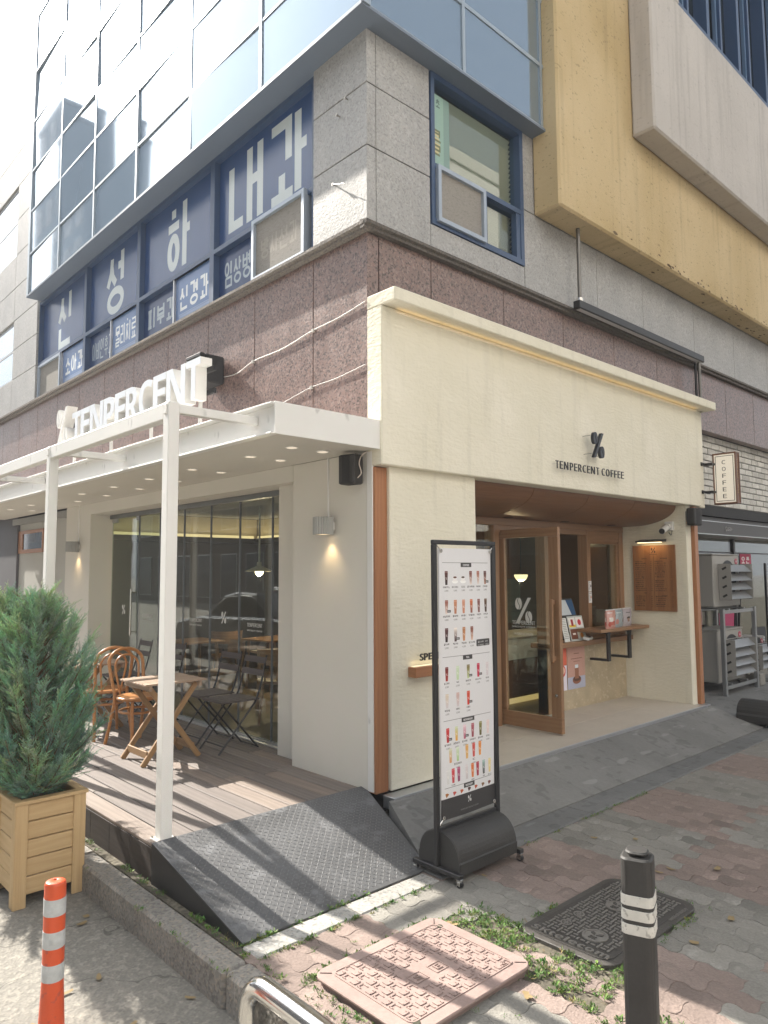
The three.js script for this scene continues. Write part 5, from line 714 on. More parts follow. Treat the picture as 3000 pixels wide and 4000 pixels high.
{
  const t = thing('bollard', 'dark square bollard with three white bands on the pavement', 'bollard', [2.40, 0, -1.31], 0.35); const H = 0.735, w = 0.105;
  const sec = (y0, y1, s, m, name, b = 0.004) => { const k = s / 2 - b, c = 0.022, P = []; const kk = k; for (const [cx, cz, a0] of [[1, 1, 0], [-1, 1, 1], [-1, -1, 2], [1, -1, 3]]) for (let i = 0; i <= 4; i++) { const a = (a0 + i / 4) * Math.PI / 2; P.push([cx * (k - c) + c * Math.cos(a), cz * (k - c) + c * Math.sin(a)]); } const g = extrude(P, y1 - y0 - 2 * b, b); g.rotateX(-Math.PI / 2); g.translate(0, y0 + b, 0); return obj(name, g, m, t); };
  sec(0, H - 0.012, w, M.blackPlastic, 'post', 0.006); sec(H - 0.006, H + 0.006, w * 0.72, M.blackPlastic, 'cap', 0.005);
  const wb = surf(128, 0.2, (u, v) => { const b = fbm(u, v, 8, 8, 3, 421), d = ss(0.66, 0.72, fbm(u, v, 16, 10, 3, 422)); const s = 0.85 + 0.2 * b - 0.35 * d; return [0.62 * s, 0.61 * s, 0.57 * s, 0.5, 0.6]; }, { roughness: 0.6, name: 'white_band' });
  for (const y of [0.475, 0.522, 0.569]) sec(y, y + 0.034, w + 0.0035, wb, 'white_band', 0.0012);
}
{
  const t = thing('steel_hoop_rail', 'polished stainless steel hoop barrier along the kerb at the bottom edge', 'barrier'); const x = 1.645, r = 0.044, y = 0.105, zf = -2.57, P = [[x, -0.17, zf]];
  for (let i = 0; i <= 8; i++) { const a = Math.PI / 2 * i / 8; P.push([x, y - 0.12 + 0.12 * Math.sin(a), zf + 0.12 - 0.12 * Math.cos(a)]); } P.push([x, y, -2.0], [x, y, -1.2]); for (let i = 0; i <= 8; i++) { const a = Math.PI / 2 * i / 8; P.push([x, y - 0.12 + 0.12 * Math.cos(a), -1.1 + 0.12 * Math.sin(a)]); } P.push([x, -0.17, -0.98]);
  obj('tube', tube(P, r, 24, 160), M.chrome, t); for (const z of [zf, -0.98]) obj('foot_flange', (() => { const g = new THREE.CylinderGeometry(0.065, 0.065, 0.012, 28); g.translate(x, -0.154, z); return g; })(), M.steel, t);
}
// covers set in the pavement
function rrect(w, d, r, n = 6) { const P = []; for (const [cx, cz, a0] of [[1, 1, 0], [-1, 1, 1], [-1, -1, 2], [1, -1, 3]]) for (let i = 0; i <= n; i++) { const a = (a0 + i / n) * Math.PI / 2; P.push([cx * (w / 2 - r) + r * Math.cos(a), cz * (d / 2 - r) + r * Math.sin(a)]); } return P; }
const flat = (pts, y0, y1, b = 0, holes = []) => { const g = extrude(pts, Math.max(0.0005, y1 - y0 - 2 * b), b, holes); g.rotateX(-Math.PI / 2); g.translate(0, y0 + b, 0); return g; };
{
  const t = thing('utility_cover', 'pinkish rectangular cast utility cover standing proud among weeds', 'manhole cover', [2.295, 0, -2.24], 0.0); const w = 0.735, d = 0.585;
  obj('frame', flat(rrect(w - 0.02, d - 0.02, 0.05), -0.08, 0.022), tint(M.pinkIron, 0.7, 0.7, 0.72), t); obj('plate', flat(rrect(w, d, 0.06), 0.022, 0.036, 0.004), M.pinkIron, t);
  obj('border_ridge', [flat(rrect(w - 0.11, d - 0.11, 0.03), 0.036, 0.039, 0, [rrect(w - 0.122, d - 0.122, 0.027)])], M.pinkIron, t);
  const key = [], p = 0.047; const hook = (x, z, rot) => { const a = 0.0165, b = 0.0035, L = [[-a, -a, -a + b * 1.6, a], [-a, a - b * 1.6, a, a], [a - b * 1.6, -a * 0.2, a, a]]; L.forEach(([x0, z0, x1, z1]) => { const g = Ch(x0, x1, 0.036, 0.0398, z0, z1, 0.001); g.rotateY(rot); g.translate(x, 0, z); key.push(g); }); };
  for (let i = 0; i < 13; i++) for (let j = 0; j < 10; j++) { const x = -0.282 + i * p, z = -0.212 + j * p; if (Math.abs(x) < 0.12 && z > -0.03 && z < 0.1) continue; hook(x, z, ((i + j) % 2) * Math.PI); } const kb = obj('raised_pattern', key, M.pinkIron, t); kb.userData.kind = 'stuff';
  for (const [s, x, z] of [['S', -0.09, 0.05], ['E', 0.03, 0.05], ['SJ', 0.25, 0.235]]) { const g = text(s, s.length > 1 ? 0.05 : 0.032, 0.032, 0.005, fontR); g.rotateX(-Math.PI / 2); g.translate(x, 0.036, z); obj('lettering', g, M.pinkIron, t); if (s.length < 2) obj('letter_frame', flat([[x - 0.02, -z - 0.016], [x + 0.054, -z - 0.016], [x + 0.054, -z + 0.048], [x - 0.02, -z + 0.048]], 0.036, 0.039, 0, [[[x - 0.016, -z - 0.012], [x + 0.05, -z - 0.012], [x + 0.05, -z + 0.044], [x - 0.016, -z + 0.044]]]), M.pinkIron, t); }
  for (const [x, z] of [[0.31, -0.2], [-0.29, 0.24]]) obj('lifting_hole', (() => { const g = new THREE.CylinderGeometry(0.016, 0.016, 0.003, 20); g.translate(x, 0.0368, z); return g; })(), plain(0.05, 0.05, 0.03, 0.8), t);
  obj('corner_mark', [[-1, 1], [1, 1], [1, -1], [-1, -1]].map(([a, b]) => bar([a * 0.31, 0.0375, b * 0.235], [a * 0.345, 0.0375, b * 0.27], 0.004, 0.003)), tint(M.pinkIron, 0.5, 0.5, 0.5), t);
}
{
  const t = thing('telecom_cover', 'black cast iron telecom cover with raised lettering and round emblems', 'manhole cover', [3.325, 0, -1.965], 0); const w = 0.86, d = 0.49;
  obj('frame', flat(rrect(w, d, 0.08), -0.06, 0.012, 0.003), M.iron, t); obj('plate', flat(rrect(w - 0.07, d - 0.07, 0.06), 0.012, 0.016, 0.001), tint(M.iron, 0.75, 0.75, 0.75), t);
  const key = [], p = 0.026; const emb = [[-0.235, 0.055, 0.06], [0.11, -0.03, 0.055]], minor = [[-0.10, -0.115], [-0.22, -0.11], [0.27, 0.09]];
  for (let i = 0; i < 29; i++) for (let j = 0; j < 14; j++) { const x = -0.365 + i * p, z = -0.17 + j * p; if (emb.some(([a, b, r]) => Math.hypot(x - a, z - b) < r + 0.008) || minor.some(([a, b]) => Math.hypot(x - a, z - b) < 0.036) || x < -0.325) continue; const hz = ((i + 2 * j) % 4) < 2; const g = hz ? Ch(-0.0115, 0.0115, 0.016, 0.0205, -0.0045, 0.0045, 0.001) : Ch(-0.0045, 0.0045, 0.016, 0.0205, -0.0115, 0.0115, 0.001); g.translate(x, 0, z); key.push(g); }
  const kb = obj('raised_pattern', key, M.ironWorn, t); kb.userData.kind = 'stuff';
  for (const [x, z, r] of emb) { const c = []; for (let i = 0; i < 28; i++) c.push([x + r * Math.cos(i / 28 * 6.2832), -z + r * Math.sin(i / 28 * 6.2832)]); const c2 = c.map(([a, b]) => [x + (a - x) * 0.86, -z + (b + z) * 0.86]); const e = obj('emblem', [flat(c, 0.016, 0.021, 0, [c2]), flat(c2, 0.016, 0.0175)], M.ironWorn, t); for (const s of [-1, 1]) { const wng = flat([[0, 0], [s * 0.026, 0.012], [s * 0.024, 0.03], [s * 0.006, 0.02]], 0.0175, 0.021); wng.translate(s * 0.004, 0, -0.002); wng.rotateY(-Math.PI / 2); wng.translate(x, 0, z); obj('wing', wng, M.iron, e); } const g = text('SK', 0.036, 0.022, 0.004, font); g.rotateX(-Math.PI / 2); g.rotateY(-Math.PI / 2); g.translate(x - 0.034, 0.0175, z - 0.018); obj('lettering', g, M.iron, e); }
  for (const [x, z] of minor) { const tr = new THREE.TorusGeometry(0.024, 0.0035, 6, 24); tr.rotateX(Math.PI / 2); tr.translate(x, 0.018, z); const b = [tr]; for (let i = 0; i < 3; i++) { const g = Ch(-0.016, 0.016, 0.016, 0.021, -0.0025, 0.0025, 0.001); g.rotateY(i * Math.PI / 3); g.translate(x, 0, z); b.push(g); } obj('round_boss', b, M.ironWorn, t); }
  const g = text('SKtelecom', 0.40, 0.043, 0.006, font); g.rotateX(-Math.PI / 2); g.rotateY(-Math.PI / 2); g.translate(-0.382, 0.016, -0.2); obj('lettering', g, M.ironWorn, t);
  const m = text('MADE IN KOREA', 0.17, 0.018, 0.004, fontR); m.rotateX(-Math.PI / 2); m.translate(0.17, 0.012, 0.226); obj('lettering', m, M.ironWorn, t);
}
{ // banner stand
  const t = thing('banner_stand', 'tall black framed stand holding the white printed drinks menu banner', 'banner stand'); const zf = -2.87, xa = 3.037, xb = 3.605, y1 = 1.885, s = 0.016;
  for (const x of [xa + s, xb - s]) obj('frame_post', Ch(x - s, x + s, 0.05, y1 - 0.026, zf - 0.013, zf + 0.013, 0.004), M.black, t); obj('top_bar', Ch(xa, xb, y1 - 0.026, y1, zf - 0.013, zf + 0.013, 0.004), M.black, t); obj('cross_bar', Ch(xa + 2 * s, xb - 2 * s, 0.255, 0.275, zf - 0.01, zf + 0.01, 0.003), M.black, t);
  const x0 = 3.088, x1 = 3.568, b0 = 0.30, b1 = 1.838, asp = (b1 - b0) / (x1 - x0);
  const mt = canvasMat(636, Math.round(636 * asp), (x, W, H) => {
    const P = (y) => y * H; x.fillStyle = '#dcdcdf'; x.fillRect(0, 0, W, H); const bl = '#3b3a3b'; x.fillStyle = bl; x.fillRect(0, P(0.925), W, H);
    const head = (s, y, w) => { x.fillStyle = bl; x.fillRect(W * 0.06, P(y) - 1, W * 0.88, 2.5); x.fillRect(W / 2 - w / 2, P(y), w, 34); x.fillStyle = '#e8e8e8'; x.font = 'bold 22px sans-serif'; x.textAlign = 'center'; x.textBaseline = 'alphabetic'; x.fillText(s, W / 2, P(y) + 26); x.textAlign = 'left'; };
    const cup = (cx, cy, c1, c2, w = 36, h = 100) => { const g = x.createLinearGradient(0, cy - h / 2, 0, cy + h / 2); g.addColorStop(0, c1); g.addColorStop(1, c2); x.fillStyle = g; x.beginPath(); x.moveTo(cx - w / 2, cy - h / 2); x.lineTo(cx + w / 2, cy - h / 2); x.lineTo(cx + w * 0.33, cy + h / 2); x.lineTo(cx - w * 0.33, cy + h / 2); x.fill(); x.fillStyle = 'rgba(255,255,255,0.5)'; x.fillRect(cx - w / 2 - 1, cy - h / 2, w + 2, 5); x.fillStyle = c1; for (let i = 0; i < 4; i++) { x.beginPath(); x.arc(cx - w / 3 + i * w / 4.5, cy - h / 2 - 2, 5, 0, 7); x.fill(); } x.save(); x.translate(cx, cy); x.strokeStyle = x.fillStyle = 'rgba(245,240,235,0.85)'; x.lineWidth = 2.5; x.beginPath(); x.moveTo(6, -9); x.lineTo(-6, 9); x.stroke(); x.beginPath(); x.arc(-5, -5, 3.4, 0, 7); x.arc(5, 5, 3.4, 0, 7); x.fill(); x.restore(); };
    const flag = (cx, cy) => { x.fillStyle = '#2b2b2b'; x.fillRect(cx + 8, cy + 20, 38, 18); x.fillStyle = '#ddd'; x.font = 'bold 13px sans-serif'; x.fillText('Best', cx + 12, cy + 34); };
    const cap = (s, price, cx, cy) => { x.strokeStyle = x.fillStyle = '#444'; hangul(x, s, cx - s.length * 7.5, cy, s.length * 15, 15, 1.9); x.font = '17px sans-serif'; x.textAlign = 'center'; x.fillText(price, cx, cy + 40); x.textAlign = 'left'; };
    const row = (y, items) => items.forEach(([nm, pr, c1, c2, bx, fl]) => { const cx = W * bx; if (c2) cup(cx, P(y), c1, c2); else { x.fillStyle = '#f4f4f4'; x.beginPath(); x.ellipse(cx, P(y) + 26, 34, 14, 0, 0, 7); x.fill(); x.fillStyle = '#e9e7e6'; x.fillRect(cx - 22, P(y) - 8, 44, 32); x.fillStyle = c1; x.beginPath(); x.ellipse(cx, P(y) - 8, 20, 7, 0, 0, 7); x.fill(); } if (nm) cap(nm, pr, cx, P(y) + 60); if (fl) flag(cx, P(y)); });
    const B = [0.13, 0.285, 0.435, 0.585, 0.735, 0.88], B5 = [0.13, 0.32, 0.51, 0.7, 0.88];
    head('COFFEE', 0.055, 132);
    row(0.115, [['아메리카노', '2,000', '#5a2a22', '#2c2024', B[0]], ['에스프레소', '1,800', '#5b3020', null, B[1]], ['도피오', '2,800', '#3f211a', null, B[2]], ['콜드브루라떼', '3,300', '#6d3327', '#e6dcd6', B[3]], ['카페라떼', '3,300', '#9c5c48', '#ded8d4', B[4]], ['연유라떼', '3,400', '#4e2a22', '#b58b76', B[5], 1]]);
    row(0.225, [['바닐라라떼', '3,800', '#8a4b3c', '#e2d8d2', B[0], 1], ['돌체라떼', '4,000', '#c48866', '#b67b5e', B[1]], ['헤이즐넛', '4,000', '#c88d72', '#c18468', B[2]], ['카라멜라떼', '4,200', '#cc6a3a', '#8b5b50', B[3]], ['카페모카', '4,300', '#7d4a42', '#7d5450', B[4]], ['민트모카', '4,500', '#5a3a22', '#3c2a1f', B[5]]]);
    row(0.33, [['콜드브루', '3,500', '#54282a', '#2c2024', B[0]], ['흑당커피', '3,800', '#eee6df', '#3c2a2c', B[1], 1], ['크림라떼', '4,200', '#b57a50', '#c58e63', B[2]], ['달고나라떼', '4,500', '#7c4436', '#e0c2ae', B[3]]]);
    x.fillStyle = '#3b3a3b'; x.beginPath(); x.roundRect(W * 0.67, P(0.355), W * 0.27, 54, 10); x.fill(); x.strokeStyle = x.fillStyle = '#d5d5d5'; hangul(x, '콜드브루 주문', W * 0.7, P(0.362), 130, 14, 1.8); hangul(x, '디카페인 변경', W * 0.7, P(0.374), 140, 14, 1.8);
    head('TEA', 0.41, 110);
    row(0.475, [['얼그레이', '3,300', '#6d2a26', '#a8332c', B5[0]], ['녹차', '3,300', '#cddcc4', '#bcd6a9', B5[1]], ['페퍼민트', '3,300', '#7a6a3a', '#c3d3a0', B5[2], 1], ['히비스커스', '3,300', '#b8213f', '#c92a4c', B5[3], 1], ['유자차', '3,300', '#d6cdd0', '#cfc8cd', B5[4]]]);
    row(0.575, [['캐모마일', '3,500', '#d8c9b4', '#cfc8cd', B5[0]], ['레몬티', '3,500', '#c9a9a2', '#cfc8cd', B5[1]], ['자몽티', '3,500', '#d2502e', '#d6382b', B5[2], 1]]);
    head('BEVERAGE', 0.645, 150);
    row(0.70, [['딸기에이드', '3,800', '#cc3b38', '#b82c2f', B[0], 1], ['레몬에이드', '3,800', '#cfd8b2', '#e2a23a', B[1]], ['딸기라떼', '3,500', '#e6cdd6', '#b55a72', B[2], 1], ['자두에이드', '4,000', '#b0606a', '#9a4a56', B[3]], ['말차라떼', '4,000', '#8d8a52', '#565028', B[4]], ['피치티', '4,000', '#e4d2d0', '#e0cfcd', B[5]]]);
    row(0.775, [['', '', '#cfd2b8', '#d99a62', 0.17], ['청포도에이드', '4,000', '#d6e0cc', '#a9c98a', 0.3], ['', '', '#dba55a', '#e3b86e', 0.47], ['망고', '4,000', '#cf5146', '#d2574e', 0.6], ['', '', '#e08a42', '#e39c50', 0.72]]);
    row(0.85, [['', '', '#dcdcdc', '#d2d2d2', 0.12], ['요거트', '4,500', '#d24f55', '#c4424c', 0.21], ['', '', '#b85a7c', '#8a3d63', 0.31], ['', '', '#d9d2d4', '#c9c2c4', 0.46], ['스무디', '4,500', '#d8743a', '#dc8244', 0.57], ['', '', '#b33b4a', '#a3303f', 0.67], ['쿠키', '4,500', '#9fbdb8', '#4d4a4c', 0.79], ['바나나', '4,500', '#e6d69c', '#e2cf8e', 0.91]]);
    x.fillStyle = '#dcdcdf'; x.fillRect(0, P(0.885), W, P(0.04));
    head('DESSERT', 0.888, 130); [['#a86a2c', 0.1], ['#c05048', 0.23], ['#b8552a', 0.36], ['#4a2a28', 0.5], ['#b4502e', 0.63], ['#7a5a3a', 0.77], ['#6d3a2c', 0.9]].forEach(([c, a]) => { x.fillStyle = c; x.beginPath(); x.moveTo(W * a - 20, P(0.908)); x.quadraticCurveTo(W * a + 8, P(0.904), W * a + 20, P(0.912)); x.lineTo(W * a - 8, P(0.922)); x.fill(); });
    x.save(); x.translate(W / 2, P(0.948)); x.strokeStyle = x.fillStyle = '#dedede'; x.lineWidth = 6; x.beginPath(); x.moveTo(15, -24); x.lineTo(-15, 24); x.stroke(); x.beginPath(); x.ellipse(-12, -11, 7, 12, 0, 0, 7); x.ellipse(13, 12, 7, 12, 0, 0, 7); x.fill(); x.restore(); x.fillStyle = '#9a9a9a'; x.font = '15px sans-serif'; x.textAlign = 'center'; x.fillText('TENPERCENT SPECIALTY COFFEE', W / 2, P(0.983));
  }, { roughness: 0.5 });
  // gently bowed cloth
  const p = new THREE.PlaneGeometry(x1 - x0, b1 - b0, 10, 30), pp = p.attributes.position; for (let i = 0; i < pp.count; i++) pp.setZ(i, 0.006 * Math.cos(pp.getX(i) * 6) + 0.003 * Math.sin(pp.getY(i) * 5 + pp.getX(i) * 8)); p.computeVertexNormals(); p.translate((x0 + x1) / 2, (b0 + b1) / 2, zf); obj('banner', keep(p), mt, t);
  const back = new THREE.PlaneGeometry(x1 - x0, b1 - b0); back.rotateY(Math.PI); back.translate((x0 + x1) / 2, (b0 + b1) / 2, zf - 0.006); obj('banner_back', back, plain(0.7, 0.7, 0.7, 0.7), t);
  for (const [x, y, sx, sy] of [[x0 + 0.016, b1 - 0.016, -1, 1], [x1 - 0.016, b1 - 0.016, 1, 1], [x0 + 0.016, b0 + 0.016, -1, -1], [x1 - 0.016, b0 + 0.016, 1, -1]]) { const r = new THREE.TorusGeometry(0.0085, 0.003, 8, 20); r.translate(x, y, zf + 0.01); obj('eyelet', r, M.steel, t); obj('hook', [rod([x, y, zf + 0.008], [x + sx * 0.032, y + sy * 0.034, zf + 0.004], 0.0035, 8)], M.chrome, t); }
  // rounded weights with a domed lid on a castor frame
  const prof = [[-2.72, 0.055], [-2.715, 0.11]]; for (let i = 0; i <= 10; i++) { const a = Math.PI / 2 * i / 10; prof.push([-2.722 - 0.128 * (1 - Math.cos(a)), 0.115 + 0.135 * Math.sin(a)]); } prof.push([-2.854, 0.25], [-2.854, 0.055]);
  for (const [sgn, nm] of [[1, 'weight'], [-1, 'weight']]) { const pr = prof.map(([z, y]) => [sgn > 0 ? z : 2 * zf - z, y]); const g = extrude(pr, 0.5, 0.006); g.rotateY(-Math.PI / 2); g.translate(3.57, 0, 0); obj(nm, g, M.blackPlastic, t); }
  for (const x of [xa + s, xb - s]) obj('foot_bar', Ch(x - 0.018, x + 0.018, 0.045, 0.07, -3.05, -2.69, 0.003), M.black, t);
  for (const x of [xa + s, xb - s]) for (const z of [-2.705, -3.035]) { const c = obj('castor', [Ch(x - 0.014, x + 0.014, 0.032, 0.046, z - 0.014, z + 0.014, 0.002), Ch(x - 0.014, x - 0.011, 0.012, 0.034, z - 0.012, z + 0.012, 0.001), Ch(x + 0.011, x + 0.014, 0.012, 0.034, z - 0.012, z + 0.012, 0.001)], M.chrome, t); obj('wheel', rod([x - 0.009, 0.019, z], [x + 0.009, 0.019, z], 0.019, 18), M.black, c); }
}
{ // weeds in the joints
  const t = new THREE.Group(); t.name = 'weeds'; scene.add(t); tag(t, 'small green weeds and moss growing round the covers and along the kerb joints', 'weeds', null, 'stuff');
  const q = rng(77), R = (a, b) => a + (b - a) * q(), pos = [], col = [];
  const leaf = (x, y, z, L, w, ang, tilt, c) => { const dx = Math.cos(ang) * Math.cos(tilt) * L, dy = Math.sin(tilt) * L, dz = Math.sin(ang) * Math.cos(tilt) * L, sx = -Math.sin(ang) * w, sz = Math.cos(ang) * w; const m = [x + dx * 0.5, y + dy * 0.62, z + dz * 0.5]; pos.push(x, y, z, m[0] + sx, m[1], m[2] + sz, x + dx, y + dy, z + dz, x, y, z, x + dx, y + dy, z + dz, m[0] - sx, m[1], m[2] - sz); for (let i = 0; i < 6; i++) col.push(...c); };
  const tuft = (x, z, s) => { const n = 5 + Math.floor(q() * 9), y0 = R(-0.012, 0.002), broad = q() < 0.6; const c = mix([0.05, 0.13, 0.018], [0.15, 0.23, 0.045], q()); if (q() < 0.1) { c[0] = 0.2; c[1] = 0.19; c[2] = 0.06; } for (let i = 0; i < n; i++) leaf(x + R(-0.012, 0.012), y0 + R(0, 0.012) * s, z + R(-0.012, 0.012), R(0.012, 0.032) * s, broad ? R(0.003, 0.007) * s : R(0.0012, 0.0022), q() * 6.283, R(0.1, 1.25), c.map((v) => v * R(0.75, 1.25))); };
  const line = (x0, z0, x1, z1, n, sp, s) => { for (let i = 0; i < n; i++) { const k = q(), cl = Math.pow(pn(k * 14, 3, 64, 64, Math.floor(x0 * 9)), 1.6); if (q() > cl * 1.8) continue; tuft(x0 + (x1 - x0) * k + R(-sp, sp), z0 + (z1 - z0) * k + R(-sp, sp), s * R(0.6, 1.2)); } };
  for (let i = 0; i < 950; i++) { const x = R(2.58, 2.96), z = R(-2.56, -1.62); if (Math.abs(x - 2.295) < 0.37 && Math.abs(z + 2.24) < 0.3 || (x > 2.9 && Math.abs(z + 1.965) < 0.245)) continue; if (pn(x * 14, z * 14 + 99, 512, 512, 5) < 0.36) continue; tuft(x, z, R(0.35, 0.95)); }
  line(1.93, -2.565, 2.66, -2.56, 190, 0.018, 0.75); line(1.9, -2.55, 1.9, -1.9, 80, 0.015, 0.7); line(1.86, -2.825, 3.0, -2.825, 220, 0.01, 0.7); line(1.87, -2.982, 2.7, -2.985, 150, 0.006, 0.8); line(1.845, -2.9, 1.85, -5.5, 170, 0.01, 0.8); line(1.84, -2.9, 1.84, -1.6, 70, 0.01, 0.8);
  line(3.65, -2.83, 5.4, -2.83, 150, 0.012, 0.6); line(2.9, -1.70, 3.78, -1.69, 140, 0.02, 0.6); line(3.77, -2.2, 3.77, -1.72, 30, 0.012, 0.8); line(2.87, -2.22, 3.3, -2.23, 40, 0.012, 0.8); line(1.68, -4.6, 1.70, -2.4, 40, 0.008, 0.7); line(2.5, -1.62, 2.9, -1.2, 60, 0.03, 0.8);
  for (let i = 0; i < 40; i++) line(R(1.9, 2.9), R(-2.8, -1.5), R(1.9, 2.9), R(-2.8, -1.3), 2, 0.02, 0.5);
  const g = new THREE.BufferGeometry(); g.setAttribute('position', new THREE.Float32BufferAttribute(pos, 3)); g.setAttribute('color', new THREE.Float32BufferAttribute(col, 3)); g.computeVertexNormals(); const m = new THREE.Mesh(g, new THREE.MeshPhysicalMaterial({ vertexColors: true, roughness: 0.7, side: THREE.DoubleSide })); m.name = 'leaves'; m.castShadow = m.receiveShadow = true; t.add(m);
  // soil patch under the weeds
  const sg = new THREE.PlaneGeometry(0.5, 1.05, 26, 50), sp = sg.attributes.position; for (let i = 0; i < sp.count; i++) sp.setZ(i, R(-0.01, 0.006)); sg.rotateX(-Math.PI / 2); sg.translate(2.78, -0.012, -2.1); sg.computeVertexNormals(); obj('soil', sg, tint(M.sand, 0.95, 0.85, 0.7), t);
  const fl = []; const q2 = rng(9); for (let i = 0; i < 34; i++) { const s = new THREE.PlaneGeometry(0.03 + q2() * 0.03, 0.02 + q2() * 0.02, 3, 2), a = s.attributes.position; for (let k = 0; k < a.count; k++) { const X = a.getX(k), Y = a.getY(k); a.setZ(k, 6 * X * X * (q2() + 0.3)); a.setY(k, Y * (1 - Math.abs(X) * 22 * 0.8)); } s.rotateX(-Math.PI / 2); s.rotateY(q2() * 6); const road = i < 20; s.translate(road ? 0.9 + q2() * 0.78 : 2 + q2() * 2.4, road ? -0.152 : 0.008, road ? -4.2 + q2() * 2.2 : -2.8 + q2() * 1.4); s.computeVertexNormals(); fl.push(s); }
  const dl = new THREE.Group(); dl.name = 'fallen_leaves'; scene.add(dl); tag(dl, 'few dry fallen leaves scattered on the road and pavement', 'leaves', null, 'stuff'); obj('leaf', fl, plain(0.26, 0.19, 0.09, 0.8, { side: THREE.DoubleSide }), dl);
}
// ================= right-hand side: stucco volumes, light bar, next shop =================
{
  const t = thing('stucco_building', 'projecting yellow and grey stucco upper storeys with blue framed windows', 'building');
  obj('yellow_volume', Ch(5.5, 16, 5.03, 16, -3.84, -3.545, 0.02), M.yellow, t);
  obj('grey_volume', [Ch(6.885, 16, 6.25, 7.985, -3.544, -3.29, 0.02), Ch(6.885, 7.58, 7.985, 14, -3.543, -3.291, 0.01), Ch(7.58, 16, 10.2, 14, -3.543, -3.2915, 0.01)], M.stucco, t);
  const chips = []; for (let i = 0; i < 70; i++) { const a = Math.pow(rnd(), 0.7), cx = 6.2 + a * 5.2, r = rr(0.006, 0.03), P = []; for (let k = 0; k < 7; k++) P.push([cx + r * rr(0.6, 2.2) * Math.cos(k * 0.9), r * rr(0.3, 0.9) * Math.sin(k * 0.9)]); const fr = rnd() < 0.6; const g = new THREE.ShapeGeometry(new THREE.Shape(P.map((p) => new THREE.Vector2(...p)))); if (fr) g.translate(0, 5.05 + rr(0, 0.05) * rnd() * 2, -3.5435); else { g.rotateX(Math.PI / 2); g.translate(0, 5.0285, -3.545 - rr(0.02, 0.25)); } chips.push(g); } const ch = obj('chipped_render', chips, plain(0.16, 0.11, 0.06, 0.9), t); ch.userData.kind = 'stuff';
  const x = [7.58, 7.93, 8.41, 8.87, 9.35, 9.80, 10.3, 10.8, 11.3]; const w = obj('window_band', [Bx(7.58, 12, 7.986, 8.05, -3.54, -3.31), Bx(7.58, 12, 10.1, 10.198, -3.54, -3.31), ...x.map((a, i) => Bx(a - (i % 2 ? 0.025 : 0.04), a + (i % 2 ? 0.025 : 0.04), 8.05, 10.1, -3.48, -3.315 - (i % 2) * 0.03))], M.blueFrame, t);
  for (let i = 0; i < x.length - 1; i++) obj('pane', Bx(x[i] + 0.04, x[i + 1] - 0.04, 8.05, 10.1, -3.45 - (i % 2) * 0.03, -3.44 - (i % 2) * 0.03), M.darkGlass, w);
  for (let i = 0; i < x.length - 1; i += 2) obj('sash_frame', [Bx(x[i] + 0.05, x[i + 1] - 0.03, 8.06, 8.12, -3.42, -3.38), Bx(x[i] + 0.05, x[i] + 0.09, 8.12, 10.0, -3.42, -3.38), Bx(x[i + 1] - 0.07, x[i + 1] - 0.03, 8.12, 10.0, -3.42, -3.38)], plain(0.12, 0.2, 0.33, 0.4), w);
}
{
  const t = thing('light_bar', 'long black linear light bar hung on steel pipes above the cream fascia', 'light bar');
  obj('bar', Ch(5.97, 8.72, 4.215, 4.295, -3.735, -3.66, 0.006), M.black, t); for (const [x, a, b] of [[6.035, 4.295, 5.03], [8.655, 3.60, 4.215]]) obj('pipe', rod([x, a, -3.7], [x, b, -3.7], 0.019, 14), plain(0.2, 0.19, 0.175, 0.38, { metalness: 0.7 }), t); obj('pipe', rod([8.63, 3.6, -3.735], [8.63, 4.2, -3.735], 0.016, 10), M.black, t); obj('collar', rod([6.035, 4.295, -3.7], [6.035, 4.33, -3.7], 0.034, 14), M.chrome, t); obj('lamp_diffuser', Bx(6.0, 8.69, 4.211, 4.2149, -3.72, -3.675), plain(0.5, 0.5, 0.5, 0.4), t);
}
